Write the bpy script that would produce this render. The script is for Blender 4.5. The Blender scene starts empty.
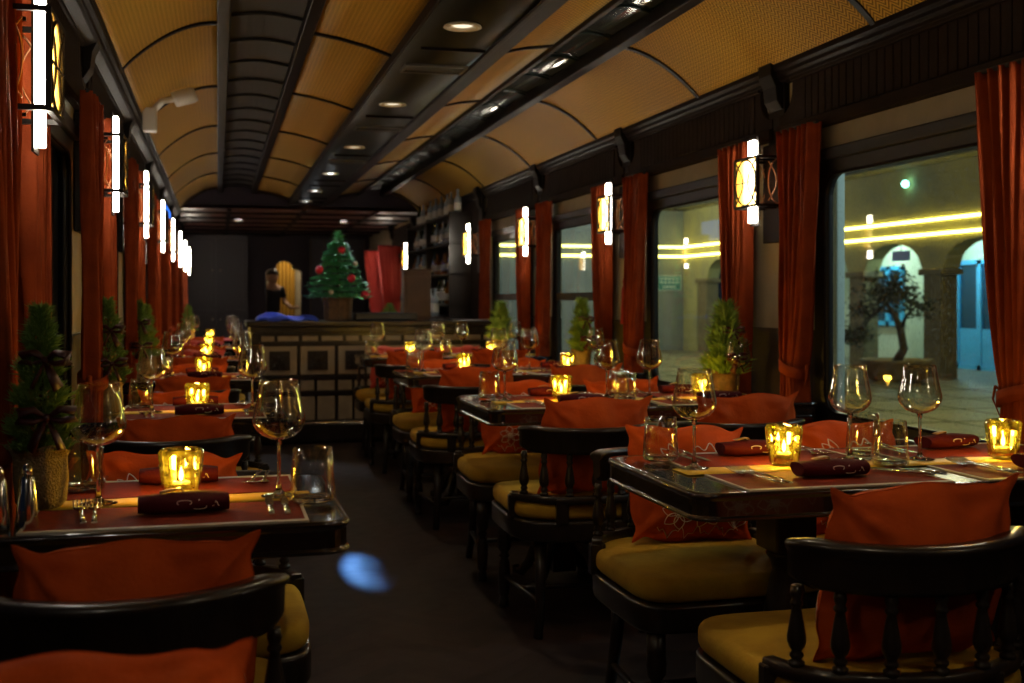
import bpy, math, random
from mathutils import Vector, Matrix
R = math.radians
PI = math.pi
rnd = random.Random(7)
scene = bpy.context.scene
COL = scene.collection

# ------------------------------------------------------------------ materials
def newmat(name):
    m = bpy.data.materials.new(name); m.use_nodes = True
    nt = m.node_tree; nt.nodes.clear()
    out = nt.nodes.new('ShaderNodeOutputMaterial')
    return m, nt, out

def pbr(name, col=None, rough=0.5, metal=0.0, spec=0.5, coat=0.0, sheen=0.0, noise=None, bump=0.0, bscale=60.0,
        sheen_tint=None, aniso_wood=False, coat_rough=0.08):
    m, nt, out = newmat(name)
    b = nt.nodes.new('ShaderNodeBsdfPrincipled')
    b.inputs['Base Color'].default_value = (*col, 1)
    b.inputs['Roughness'].default_value = rough
    b.inputs['Metallic'].default_value = metal
    b.inputs['Specular IOR Level'].default_value = spec
    b.inputs['Coat Weight'].default_value = coat
    b.inputs['Coat Roughness'].default_value = coat_rough
    if sheen:
        b.inputs['Sheen Weight'].default_value = sheen
        b.inputs['Sheen Roughness'].default_value = 0.4
        b.inputs['Sheen Tint'].default_value = (*(sheen_tint or col), 1)
    tc = nt.nodes.new('ShaderNodeTexCoord')
    mp = nt.nodes.new('ShaderNodeMapping')
    nt.links.new(tc.outputs['Object'], mp.inputs['Vector'])
    if aniso_wood:
        mp.inputs['Scale'].default_value = (9, 9, 1.2)
    if noise:
        col2, sc = noise
        n = nt.nodes.new('ShaderNodeTexNoise'); n.inputs['Scale'].default_value = sc
        n.inputs['Detail'].default_value = 5
        nt.links.new(mp.outputs[0], n.inputs['Vector'])
        r = nt.nodes.new('ShaderNodeValToRGB')
        r.color_ramp.elements[0].position = 0.35; r.color_ramp.elements[1].position = 0.68
        r.color_ramp.elements[0].color = (*col, 1); r.color_ramp.elements[1].color = (*col2, 1)
        nt.links.new(n.outputs['Fac'], r.inputs['Fac'])
        nt.links.new(r.outputs['Color'], b.inputs['Base Color'])
    if bump:
        n2 = nt.nodes.new('ShaderNodeTexNoise'); n2.inputs['Scale'].default_value = bscale
        n2.inputs['Detail'].default_value = 4
        nt.links.new(mp.outputs[0], n2.inputs['Vector'])
        bp = nt.nodes.new('ShaderNodeBump'); bp.inputs['Strength'].default_value = bump
        bp.inputs['Distance'].default_value = 0.01
        nt.links.new(n2.outputs['Fac'], bp.inputs['Height'])
        nt.links.new(bp.outputs[0], b.inputs['Normal'])
    nt.links.new(b.outputs[0], out.inputs['Surface'])
    return m

def emit(name, col, s):
    m, nt, out = newmat(name)
    e = nt.nodes.new('ShaderNodeEmission'); e.inputs['Color'].default_value = (*col, 1)
    e.inputs['Strength'].default_value = s
    nt.links.new(e.outputs[0], out.inputs['Surface'])
    return m

def thin_glass(name, tint=(1, 1, 1), rough=0.02, lo=0.04, hi=0.9, power=3.0, gcol=(1, 1, 1)):
    m, nt, out = newmat(name)
    t = nt.nodes.new('ShaderNodeBsdfTransparent'); t.inputs['Color'].default_value = (*tint, 1)
    g = nt.nodes.new('ShaderNodeBsdfGlossy'); g.inputs['Roughness'].default_value = rough
    g.inputs['Color'].default_value = (*gcol, 1)
    lw = nt.nodes.new('ShaderNodeLayerWeight'); lw.inputs['Blend'].default_value = 0.5
    p = nt.nodes.new('ShaderNodeMath'); p.operation = 'POWER'; p.inputs[1].default_value = power
    mr = nt.nodes.new('ShaderNodeMapRange'); mr.inputs['To Min'].default_value = lo; mr.inputs['To Max'].default_value = hi
    mx = nt.nodes.new('ShaderNodeMixShader')
    nt.links.new(lw.outputs['Facing'], p.inputs[0]); nt.links.new(p.outputs[0], mr.inputs['Value'])
    nt.links.new(mr.outputs[0], mx.inputs[0]); nt.links.new(t.outputs[0], mx.inputs[1]); nt.links.new(g.outputs[0], mx.inputs[2])
    nt.links.new(mx.outputs[0], out.inputs['Surface'])
    return m

def facing_fac(nt, lo, hi, power):
    lw = nt.nodes.new('ShaderNodeLayerWeight'); lw.inputs['Blend'].default_value = 0.5
    p = nt.nodes.new('ShaderNodeMath'); p.operation = 'POWER'; p.inputs[1].default_value = power
    mr = nt.nodes.new('ShaderNodeMapRange'); mr.inputs['To Min'].default_value = lo; mr.inputs['To Max'].default_value = hi
    nt.links.new(lw.outputs['Facing'], p.inputs[0]); nt.links.new(p.outputs[0], mr.inputs['Value'])
    return mr.outputs[0]

def mat_amberpane():
    m, nt, out = newmat('amber_pane')
    t = nt.nodes.new('ShaderNodeBsdfTransparent'); t.inputs['Color'].default_value = (1, .9, .65, 1)
    tr = nt.nodes.new('ShaderNodeBsdfTranslucent'); tr.inputs['Color'].default_value = (1, .62, .16, 1)
    mx = nt.nodes.new('ShaderNodeMixShader'); mx.inputs[0].default_value = .6
    em = nt.nodes.new('ShaderNodeEmission'); em.inputs['Color'].default_value = (1, .56, .05, 1); em.inputs['Strength'].default_value = .75
    ad = nt.nodes.new('ShaderNodeAddShader')
    nt.links.new(t.outputs[0], mx.inputs[1]); nt.links.new(tr.outputs[0], mx.inputs[2])
    nt.links.new(mx.outputs[0], ad.inputs[0]); nt.links.new(em.outputs[0], ad.inputs[1]); nt.links.new(ad.outputs[0], out.inputs['Surface'])
    return m

def mat_window():
    m, nt, out = newmat('window_glass')
    t = nt.nodes.new('ShaderNodeBsdfTransparent'); t.inputs['Color'].default_value = (0.86, 0.9, 0.86, 1)
    g = nt.nodes.new('ShaderNodeBsdfGlossy'); g.inputs['Roughness'].default_value = 0.015
    fr = facing_fac(nt, .02, .75, 5.0)
    mx = nt.nodes.new('ShaderNodeMixShader')
    nt.links.new(fr, mx.inputs[0]); nt.links.new(t.outputs[0], mx.inputs[1]); nt.links.new(g.outputs[0], mx.inputs[2])
    # fine dust and scratches on the pane
    tc = nt.nodes.new('ShaderNodeTexCoord')
    n = nt.nodes.new('ShaderNodeTexNoise'); n.inputs['Scale'].default_value = 160; n.inputs['Detail'].default_value = 3
    mp = nt.nodes.new('ShaderNodeMapping'); mp.inputs['Scale'].default_value = (1, 1, 0.45)
    nt.links.new(tc.outputs['Object'], mp.inputs[0]); nt.links.new(mp.outputs[0], n.inputs['Vector'])
    r = nt.nodes.new('ShaderNodeMapRange'); r.inputs['From Min'].default_value = 0.55; r.inputs['From Max'].default_value = 0.75
    r.inputs['To Max'].default_value = 0.16
    nt.links.new(n.outputs['Fac'], r.inputs['Value'])
    d = nt.nodes.new('ShaderNodeBsdfTranslucent'); d.inputs['Color'].default_value = (0.75, 0.7, 0.55, 1)
    mx2 = nt.nodes.new('ShaderNodeMixShader')
    nt.links.new(r.outputs[0], mx2.inputs[0]); nt.links.new(mx.outputs[0], mx2.inputs[1]); nt.links.new(d.outputs[0], mx2.inputs[2])
    nt.links.new(mx2.outputs[0], out.inputs['Surface'])
    return m

def mat_woven():
    """herringbone cane webbing, laid out on the UV map (metres)"""
    m, nt, out = newmat('woven_cane')
    b = nt.nodes.new('ShaderNodeBsdfPrincipled'); b.inputs['Roughness'].default_value = 0.6
    b.inputs['Specular IOR Level'].default_value = 0.15
    uv = nt.nodes.new('ShaderNodeUVMap')
    sp = nt.nodes.new('ShaderNodeSeparateXYZ'); nt.links.new(uv.outputs[0], sp.inputs[0])
    def mth(op, a, bb=None):
        n = nt.nodes.new('ShaderNodeMath'); n.operation = op
        for i, v in enumerate((a, bb)):
            if v is None: continue
            if isinstance(v, (int, float)): n.inputs[i].default_value = v
            else: nt.links.new(v, n.inputs[i])
        return n.outputs[0]
    pp = mth('PINGPONG', sp.outputs['Y'], 0.030)
    s = mth('ADD', sp.outputs['X'], pp)
    w = mth('PINGPONG', s, 0.010)
    w = mth('MULTIPLY', w, 1 / 0.010)
    n = nt.nodes.new('ShaderNodeTexNoise'); n.inputs['Scale'].default_value = 1.3; n.inputs['Detail'].default_value = 3
    nt.links.new(uv.outputs[0], n.inputs['Vector'])
    n3 = nt.nodes.new('ShaderNodeTexNoise'); n3.inputs['Scale'].default_value = 190
    nt.links.new(uv.outputs[0], n3.inputs['Vector'])
    w2 = mth('MULTIPLY', w, 0.75); w3 = mth('MULTIPLY', n3.outputs['Fac'], 0.35); w2 = mth('ADD', w2, w3)
    r = nt.nodes.new('ShaderNodeValToRGB')
    r.color_ramp.elements[0].position = 0.15; r.color_ramp.elements[0].color = (0.085, 0.040, 0.006, 1)
    r.color_ramp.elements[1].position = 0.75; r.color_ramp.elements[1].color = (0.74, 0.42, 0.065, 1)
    nt.links.new(w2, r.inputs['Fac'])
    mx = nt.nodes.new('ShaderNodeMix'); mx.data_type = 'RGBA'; mx.blend_type = 'MULTIPLY'
    mx.inputs[0].default_value = 0.35
    nt.links.new(r.outputs['Color'], mx.inputs['A']); nt.links.new(n.outputs['Color'], mx.inputs['B'])
    nt.links.new(r.outputs['Color'], b.inputs['Base Color'])
    bp = nt.nodes.new('ShaderNodeBump'); bp.inputs['Strength'].default_value = 0.5; bp.inputs['Distance'].default_value = 0.002
    nt.links.new(w, bp.inputs['Height']); nt.links.new(bp.outputs[0], b.inputs['Normal'])
    nt.links.new(b.outputs[0], out.inputs['Surface'])
    return m

def mat_floor():
    m, nt, out = newmat('herringbone_floor')
    b = nt.nodes.new('ShaderNodeBsdfPrincipled')
    tc = nt.nodes.new('ShaderNodeTexCoord')
    sp = nt.nodes.new('ShaderNodeSeparateXYZ'); nt.links.new(tc.outputs['Object'], sp.inputs[0])
    def mth(op, a, bb=None):
        n = nt.nodes.new('ShaderNodeMath'); n.operation = op
        for i, v in enumerate((a, bb)):
            if v is None: continue
            if isinstance(v, (int, float)): n.inputs[i].default_value = v
            else: nt.links.new(v, n.inputs[i])
        return n.outputs[0]
    pp = mth('PINGPONG', sp.outputs['X'], 0.28)
    s = mth('ADD', sp.outputs['Y'], pp)
    f = mth('FRACT', mth('DIVIDE', s, 0.09))
    gap = mth('LESS_THAN', f, 0.05)
    cell = mth('FLOOR', mth('DIVIDE', s, 0.09))
    colm = mth('FLOOR', mth('DIVIDE', sp.outputs['X'], 0.28))
    cx = nt.nodes.new('ShaderNodeCombineXYZ'); nt.links.new(cell, cx.inputs[0]); nt.links.new(colm, cx.inputs[1])
    wn = nt.nodes.new('ShaderNodeTexWhiteNoise'); nt.links.new(cx.outputs[0], wn.inputs['Vector'])
    n = nt.nodes.new('ShaderNodeTexNoise'); n.inputs['Scale'].default_value = 14; n.inputs['Detail'].default_value = 6
    nt.links.new(tc.outputs['Object'], n.inputs['Vector'])
    v = mth('ADD', mth('MULTIPLY', wn.outputs['Value'], 0.6), mth('MULTIPLY', n.outputs['Fac'], 0.5))
    r = nt.nodes.new('ShaderNodeValToRGB')
    r.color_ramp.elements[0].position = 0.1; r.color_ramp.elements[0].color = (0.010, 0.006, 0.005, 1)
    r.color_ramp.elements[1].position = 0.95; r.color_ramp.elements[1].color = (0.040, 0.022, 0.018, 1)
    nt.links.new(v, r.inputs['Fac'])
    mx = nt.nodes.new('ShaderNodeMix'); mx.data_type = 'RGBA'
    nt.links.new(gap, mx.inputs[0]); nt.links.new(r.outputs['Color'], mx.inputs['A'])
    mx.inputs['B'].default_value = (0.005, 0.003, 0.003, 1)
    nt.links.new(mx.outputs['Result'], b.inputs['Base Color'])
    rr = nt.nodes.new('ShaderNodeMapRange'); rr.inputs['To Min'].default_value = 0.32; rr.inputs['To Max'].default_value = 0.5
    nt.links.new(n.outputs['Fac'], rr.inputs['Value']); nt.links.new(rr.outputs[0], b.inputs['Roughness'])
    bp = nt.nodes.new('ShaderNodeBump'); bp.inputs['Strength'].default_value = 0.3; bp.inputs['Distance'].default_value = 0.002
    bp.invert = True
    nt.links.new(gap, bp.inputs['Height']); nt.links.new(bp.outputs[0], b.inputs['Normal'])
    nt.links.new(b.outputs[0], out.inputs['Surface'])
    return m

def mat_candleglass():
    m, nt, out = newmat('candle_holder_glass')
    t = nt.nodes.new('ShaderNodeBsdfTransparent'); t.inputs['Color'].default_value = (0.90, 0.86, 0.48, 1)
    tr = nt.nodes.new('ShaderNodeBsdfTranslucent'); tr.inputs['Color'].default_value = (0.85, 0.78, 0.10, 1)
    tc = nt.nodes.new('ShaderNodeTexCoord')
    v = nt.nodes.new('ShaderNodeTexVoronoi'); v.inputs['Scale'].default_value = 48
    nt.links.new(tc.outputs['Object'], v.inputs['Vector'])
    mr = nt.nodes.new('ShaderNodeMapRange'); mr.inputs['From Max'].default_value = 0.7
    mr.inputs['To Min'].default_value = 0.06; mr.inputs['To Max'].default_value = 0.0
    nt.links.new(v.outputs['Distance'], mr.inputs['Value'])
    mx = nt.nodes.new('ShaderNodeMixShader')
    nt.links.new(mr.outputs[0], mx.inputs[0]); nt.links.new(t.outputs[0], mx.inputs[1]); nt.links.new(tr.outputs[0], mx.inputs[2])
    g = nt.nodes.new('ShaderNodeBsdfGlossy'); g.inputs['Roughness'].default_value = 0.05
    bp = nt.nodes.new('ShaderNodeBump'); bp.inputs['Strength'].default_value = 0.45; bp.inputs['Distance'].default_value = 0.004
    nt.links.new(v.outputs['Distance'], bp.inputs['Height']); nt.links.new(bp.outputs[0], g.inputs['Normal'])
    fr = facing_fac(nt, .16, .95, 1.6)
    mx2 = nt.nodes.new('ShaderNodeMixShader')
    nt.links.new(fr, mx2.inputs[0]); nt.links.new(mx.outputs[0], mx2.inputs[1]); nt.links.new(g.outputs[0], mx2.inputs[2])
    nt.links.new(mx2.outputs[0], out.inputs['Surface'])
    return m

def solid_glass(name, col=(1, 1, 1), rough=0.0, ior=1.48):
    m, nt, out = newmat(name)
    g = nt.nodes.new('ShaderNodeBsdfGlass'); g.inputs['IOR'].default_value = ior
    g.inputs['Roughness'].default_value = rough; g.inputs['Color'].default_value = (*col, 1)
    nt.links.new(g.outputs[0], out.inputs['Surface'])
    return m

M = {}
M['floor'] = mat_floor()
M['woven'] = mat_woven()
M['beige'] = pbr('beige_plaster', (0.50, 0.43, 0.30), 0.75, noise=((0.42, 0.36, 0.25), 6), bump=0.1)
M['wainscot'] = pbr('brown_wainscot', (0.055, 0.036, 0.022), 0.55, bump=0.1)
M['frieze'] = pbr('dark_stained_board', (0.028, 0.019, 0.016), 0.6, spec=.05, noise=((0.021, 0.014, 0.012), 8), bump=0.12)
M['lacquer'] = pbr('lacquered_dark_wood', (0.012, 0.0075, 0.006), 0.36, spec=.35, coat=0.3, coat_rough=.15, noise=((0.022, 0.013, 0.009), 6), aniso_wood=True)
M['rail'] = pbr('ceiling_rail_wood', (0.010, 0.006, 0.0055), 0.45, spec=.06, coat=0.0, noise=((0.015, 0.010, 0.010), 8))
M['soffit'] = pbr('dark_green_soffit', (0.012, 0.013, 0.011), 0.5, spec=0.12)
M['slat'] = pbr('grey_louvre', (0.028, 0.025, 0.027), 0.6, spec=.2)
M['clere'] = pbr('clerestory_glass', (0.02, 0.035, 0.034), 0.12, coat=0.6, spec=0.7)
M['black'] = pbr('black_paint', (0.008, 0.008, 0.010), 0.4, spec=0.5)
M['tabletop'] = pbr('polished_table_top', (0.014, 0.009, 0.007), 0.16, coat=0.9, noise=((0.028, 0.015, 0.010), 5), bump=0.02, coat_rough=0.04)
M['curtain'] = pbr('rust_velvet_curtain', (0.29, 0.052, 0.014), 0.8, spec=.08, sheen=0.06, sheen_tint=(1, 0.35, 0.12), noise=((0.20, 0.033, 0.010), 9), bump=0.15, bscale=120)
M['curtain_red'] = pbr('red_velvet_curtain', (0.55, 0.045, 0.03), 0.75, sheen=0.6, sheen_tint=(1, 0.3, 0.2))
M['pillow'] = pbr('orange_velvet', (0.62, 0.092, 0.013), 0.8, spec=.08, sheen=0.05, sheen_tint=(1, 0.4, 0.12), noise=((0.40, 0.050, 0.008), 7), bump=0.45, bscale=28)
M['pillow_red'] = pbr('red_velvet', (0.42, 0.035, 0.02), 0.7, sheen=0.5, sheen_tint=(1, 0.35, 0.2), bump=0.25, bscale=45)
M['thread'] = pbr('cream_embroidery_thread', (0.90, 0.74, 0.62), 0.6)
M['seat'] = pbr('mustard_velvet', (0.52, 0.31, 0.030), 0.8, spec=.12, sheen=0.08, sheen_tint=(1, 0.8, 0.35), noise=((0.36, 0.20, 0.020), 9), bump=0.2, bscale=70)
M['mat_red'] = pbr('brick_red_linen', (0.24, 0.026, 0.010), 0.7, spec=.12, noise=((0.17, 0.025, 0.012), 40), bump=0.3, bscale=300)
M['mat_edge'] = pbr('pale_piping', (0.55, 0.48, 0.38), 0.6)
M['gold'] = pbr('golden_silk', (0.85, 0.52, 0.03), 0.5, bump=0.1, bscale=200)
M['maroon'] = pbr('maroon_napkin', (0.075, 0.006, 0.009), 0.8, spec=.15, bump=0.3, bscale=80)
M['goldribbon'] = pbr('bronze_ribbon', (0.42, 0.22, 0.07), 0.4, metal=0.3)
M['steel'] = pbr('polished_steel', (0.72, 0.70, 0.66), 0.16, metal=1.0)
M['bronze'] = pbr('copper_ring', (0.42, 0.20, 0.11), 0.3, metal=0.9)
M['fretblack'] = pbr('black_fretwork', (0.008, 0.006, 0.005), 0.4, spec=.15)
M['glass'] = thin_glass('wine_glass', (0.97, 0.97, 0.95), 0.015, 0.06, 0.95, 2.2)
M['glass_thick'] = solid_glass('clear_stem_glass')
M['tumbler'] = thin_glass('tumbler_glass', (0.95, 0.96, 0.95), 0.02, 0.05, 0.95, 2.0)
M['wineglow'] = thin_glass('tinted_glass', (0.6, 0.7, 0.6), 0.03, 0.06, 0.9, 2.0)
M['candleglass'] = mat_candleglass()
M['flame'] = emit('candle_flame', (1.0, 0.62, 0.18), 60)
M['wax'] = pbr('cream_wax', (0.8, 0.68, 0.45), 0.6)
M['column_light'] = emit('lit_white_tube', (1.0, 0.90, 0.72), 62)
M['amber_panel'] = mat_amberpane()
M['lens'] = emit('downlight_lens', (0.9, 0.95, 1.0), 14)
M['lens_dim'] = emit('downlight_lens_dim', (1.0, 0.86, 0.62), 1.3)
M['lampring'] = pbr('cream_lamp_ring', (0.75, 0.68, 0.52), 0.4)
M['vent'] = pbr('vent_grey', (0.07, 0.065, 0.06), 0.5)
M['burlap'] = pbr('burlap', (0.36, 0.26, 0.11), 0.9, noise=((0.24, 0.17, 0.07), 60), bump=0.9, bscale=220)
M['leaf'] = pbr('cypress_green', (0.12, 0.23, 0.035), 0.6, noise=((0.20, 0.33, 0.06), 25))
M['leaf_dark'] = pbr('tree_green', (0.06, 0.34, 0.12), 0.5, noise=((0.16, 0.60, 0.28), 20))
M['leaf_bright'] = pbr('bright_green', (0.12, 0.30, 0.03), 0.6)
M['bonsai'] = pbr('bonsai_leaf', (0.030, 0.035, 0.012), 0.7, noise=((0.05, 0.05, 0.02), 20))
M['bark'] = pbr('bark', (0.06, 0.04, 0.025), 0.85, bump=0.6, bscale=40)
M['ribbon'] = pbr('burgundy_ribbon', (0.05, 0.006, 0.008), 0.45, sheen=0.2)
M['bauble'] = pbr('red_rose_bauble', (0.62, 0.01, 0.05), 0.4, coat=0.3, bump=0.6, bscale=70)
M['wicker'] = pbr('brown_planter', (0.15, 0.08, 0.035), 0.7, noise=((0.08, 0.045, 0.02), 30), bump=0.6, bscale=60)
M['bar_panel'] = pbr('bar_stone_panel', (0.30, 0.23, 0.15), 0.4, noise=((0.23, 0.17, 0.11), 10))
M['blue_cloth'] = pbr('royal_blue_cloth', (0.01, 0.05, 0.62), 0.6, sheen=0.3, bump=0.4, bscale=25)
M['brownwood'] = pbr('brown_wood_box', (0.075, 0.034, 0.020), 0.5, noise=((0.055, 0.026, 0.016), 8))
M['backwall'] = pbr('aubergine_wall', (0.036, 0.025, 0.038), 0.5, spec=.2)
M['door_dark'] = pbr('dark_cupboard_paint', (0.046, 0.034, 0.050), 0.42)
M['lowceil'] = pbr('mahogany_ceiling', (0.11, 0.036, 0.026), 0.4)
M['skin'] = pbr('skin', (0.55, 0.32, 0.22), 0.55)
M['hair'] = pbr('black_hair', (0.008, 0.006, 0.006), 0.4)
M['black_cloth'] = pbr('black_cloth', (0.010, 0.008, 0.012), 0.8)
M['yellow_cloth'] = pbr('ochre_curtain', (0.62, 0.36, 0.05), 0.8)
M['white'] = pbr('white_plastic', (0.65, 0.62, 0.56), 0.4)
M['bottle_green'] = pbr('green_bottle', (0.01, 0.035, 0.015), 0.08, coat=0.8, spec=0.8)
M['bottle_clear'] = pbr('pale_bottle', (0.30, 0.36, 0.40), 0.08, coat=0.8, spec=0.8)
M['bottle_amber'] = pbr('amber_bottle', (0.20, 0.07, 0.01), 0.08, coat=0.8, spec=0.8)
M['label_paper'] = pbr('bottle_label', (0.62, 0.60, 0.52), 0.7)
M['facade'] = pbr('ochre_render', (0.52, 0.42, 0.14), 0.85, noise=((0.36, 0.30, 0.15), 1.2), bump=0.2)
M['facade_in'] = pbr('cream_render', (0.55, 0.56, 0.42), 0.85, noise=((0.48, 0.50, 0.38), 1.5))
M['pier_stone'] = pbr('brown_pier', (0.26, 0.18, 0.08), 0.85, noise=((0.18, 0.125, 0.055), 5))
M['facade_grey'] = pbr('grey_render', (0.24, 0.25, 0.22), 0.85, noise=((0.19, 0.20, 0.18), 1.5))
M['blue_door'] = pbr('blue_door_colour', (0.05, 0.38, 0.68), 0.5)  # even blue base colour for the frames and door panels
M['dark_glass'] = pbr('dark_window_glass', (0.02, 0.06, 0.10), 0.1)
M['led'] = emit('yellow_light_strip', (1.0, 0.86, 0.16), 22)
M['led_pale'] = emit('white_bulb', (1.0, 0.95, 0.8), 9)
M['cyan_lamp'] = emit('cyan_lamp', (0.35, 1.0, 0.9), 9)
M['blue_sign'] = pbr('blue_sign', (0.02, 0.07, 0.45), 0.5)
M['teal_sign'] = pbr('teal_sign', (0.05, 0.22, 0.22), 0.5)
M['paving'] = pbr('grey_paving', (0.17, 0.15, 0.11), 0.42, noise=((0.11, 0.10, 0.075), 3), bump=0.4, bscale=12)
M['roof'] = pbr('dark_roof_tiles', (0.045, 0.035, 0.022), 0.8, noise=((0.09, 0.075, 0.04), 9), bump=0.5, bscale=9)
M['post_pale'] = pbr('pale_blue_post', (0.60, 0.72, 0.68), 0.6)
M['blue_glow'] = emit('blue_glow', (0.05, 0.22, 1.0), 1.6)
M['pink_cloth'] = pbr('crimson_table_cloth', (0.50, 0.04, 0.10), 0.6)
M['window'] = mat_window()
M['tassel'] = pbr('crimson_tassel', (0.35, 0.015, 0.02), 0.7)

# ------------------------------------------------------------------ mesh builder
class MB:
    def __init__(s):
        s.v = []; s.f = []; s.sm = []; s.mi = []; s.mats = []; s.uv = {}
        s.cur = 0
    def mat(s, m):
        if m not in s.mats: s.mats.append(m)
        s.cur = s.mats.index(m); return s
    def face(s, idx, smooth=False):
        s.f.append(tuple(idx)); s.sm.append(smooth); s.mi.append(s.cur)
    def box(s, x0, x1, y0, y1, z0, z1):
        b = len(s.v)
        s.v += [(x, y, z) for z in (z0, z1) for y in (y0, y1) for x in (x0, x1)]
        for q in ((0, 2, 3, 1), (4, 5, 7, 6), (0, 1, 5, 4), (2, 6, 7, 3), (0, 4, 6, 2), (1, 3, 7, 5)):
            s.face([b + i for i in q])
        return s
    def prism(s, poly, axis, a, b_):
        """poly of 2D points in the plane normal to axis"""
        n = len(poly); b = len(s.v)
        for t in (a, b_):
            for (p, q) in poly:
                s.v.append((t, p, q) if axis == 'x' else (p, t, q) if axis == 'y' else (p, q, t))
        s.face([b + i for i in range(n)][::-1]); s.face([b + n + i for i in range(n)])
        for i in range(n):
            j = (i + 1) % n
            s.face((b + i, b + j, b + n + j, b + n + i))
        return s
    def lathe(s, prof, seg=20, c=(0, 0, 0), smooth=True, sx=1.0, sy=1.0, facet=False):
        b = len(s.v); n = len(prof)
        for (r, z) in prof:
            for i in range(seg):
                a = 2 * PI * i / seg
                s.v.append((c[0] + sx * r * math.cos(a), c[1] + sy * r * math.sin(a), c[2] + z))
        for k in range(n - 1):
            for i in range(seg):
                j = (i + 1) % seg
                s.face((b + k * seg + i, b + k * seg + j, b + (k + 1) * seg + j, b + (k + 1) * seg + i), smooth)
        if prof[0][0] > 1e-5: s.face([b + i for i in range(seg)][::-1])
        if prof[-1][0] > 1e-5: s.face([b + (n - 1) * seg + i for i in range(seg)])
        return s
    def tube(s, path, r, seg=8, closed=False, smooth=True, flat=1.0):
        path = [Vector(p) for p in path]; n = len(path); b = len(s.v)
        rr = r if isinstance(r, (list, tuple)) else [r] * n
        up = None
        for k in range(n):
            if closed: t = path[(k + 1) % n] - path[k - 1]
            else: t = path[min(k + 1, n - 1)] - path[max(k - 1, 0)]
            if t.length < 1e-9: t = Vector((0, 0, 1))
            t.normalize()
            if up is None:
                up = Vector((0, 0, 1)) if abs(t.z) < 0.9 else Vector((1, 0, 0))
            u = (up - t * up.dot(t))
            if u.length < 1e-6: u = Vector((1, 0, 0)) - t * t.x
            u.normalize(); w = t.cross(u); up = u
            for i in range(seg):
                a = 2 * PI * i / seg
                s.v.append(tuple(path[k] + (u * math.cos(a) * flat + w * math.sin(a)) * rr[k]))
        for k in range(n if closed else n - 1):
            for i in range(seg):
                j = (i + 1) % seg; k2 = (k + 1) % n
                s.face((b + k * seg + i, b + k * seg + j, b + k2 * seg + j, b + k2 * seg + i), smooth)
        if not closed:
            s.face([b + i for i in range(seg)][::-1]); s.face([b + (n - 1) * seg + i for i in range(seg)])
        return s
    def sweep(s, path, poly, ups=None, smooth=False):
        """sweep 2D polygon (side, up) along horizontal path; up is +Z"""
        path = [Vector(p) for p in path]; n = len(path); m = len(poly); b = len(s.v)
        for k in range(n):
            t = path[min(k + 1, n - 1)] - path[max(k - 1, 0)]; t.z = 0; t.normalize()
            sd = Vector((t.y, -t.x, 0))
            sc = ups[k] if ups else 1.0
            for (p, q) in poly:
                s.v.append(tuple(path[k] + sd * p + Vector((0, 0, q * sc))))
        for k in range(n - 1):
            for i in range(m):
                j = (i + 1) % m
                s.face((b + k * m + i, b + k * m + j, b + (k + 1) * m + j, b + (k + 1) * m + i), smooth)
        s.face([b + i for i in range(m)][::-1]); s.face([b + (n - 1) * m + i for i in range(m)])
        return s
    def grid(s, fn, nu, nv, smooth=True, uvfn=None, close_u=False):
        b = len(s.v)
        for j in range(nv + 1):
            for i in range(nu + 1):
                s.v.append(tuple(fn(i / nu, j / nv)))
        for j in range(nv):
            for i in range(nu):
                a = b + j * (nu + 1) + i
                fi = len(s.f)
                s.face((a, a + 1, a + nu + 2, a + nu + 1), smooth)
                if uvfn:
                    s.uv[fi] = [uvfn(i / nu, j / nv), uvfn((i + 1) / nu, j / nv), uvfn((i + 1) / nu, (j + 1) / nv), uvfn(i / nu, (j + 1) / nv)]
        return s
    def ball(s, c, r, seg=12, rings=8, sz=1.0, smooth=True):
        prof = [(max(r * math.sin(PI * k / rings), 0.0), -r * sz * math.cos(PI * k / rings)) for k in range(rings + 1)]
        prof[0] = (1e-6, prof[0][1]); prof[-1] = (1e-6, prof[-1][1])
        return s.lathe(prof, seg, c, smooth)
    def pad(s, plan, z0, z1, rd=0.02, dome=0.0, smooth=True, steps=4):
        """closed cushion-like solid over plan (list of xy), rounded edges"""
        n = len(plan); b = len(s.v)
        cx = sum(p[0] for p in plan) / n; cy = sum(p[1] for p in plan) / n
        h = z1 - z0; rings = []
        for k in range(steps + 1):
            a = PI / 2 * k / steps
            rings.append((rd * (1 - math.sin(a)), z0 + rd * (1 - math.cos(a)) if False else z0 + min(rd, h / 2) * (1 - math.cos(a))))
        for k in range(steps + 1):
            a = PI / 2 * (1 - k / steps)
            rings.append((rd * (1 - math.sin(a)), z1 - min(rd, h / 2) * (1 - math.cos(a))))
        def ring(inset, z):
            for (x, y) in plan:
                dx, dy = x - cx, y - cy; L = math.hypot(dx, dy) or 1
                f = max(0.0, (L - inset) / L)
                s.v.append((cx + dx * f, cy + dy * f, z))
        for (i, z) in rings: ring(i, z)
        extra = [(0.35, 0.45), (0.7, 0.85)]
        tot = len(rings)
        for (fr, dz) in extra:
            for (x, y) in plan:
                s.v.append((cx + (x - cx) * (1 - fr) * 0.93, cy + (y - cy) * (1 - fr) * 0.93, z1 + dome * dz))
            tot += 1
        for k in range(tot - 1):
            for i in range(n):
                j = (i + 1) % n
                s.face((b + k * n + i, b + k * n + j, b + (k + 1) * n + j, b + (k + 1) * n + i), smooth)
        s.face([b + i for i in range(n)][::-1], False)
        s.v.append((cx, cy, z1 + dome)); t = len(s.v) - 1
        for i in range(n):
            s.face((b + (tot - 1) * n + i, b + (tot - 1) * n + (i + 1) % n, t), smooth)
        return s
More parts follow.
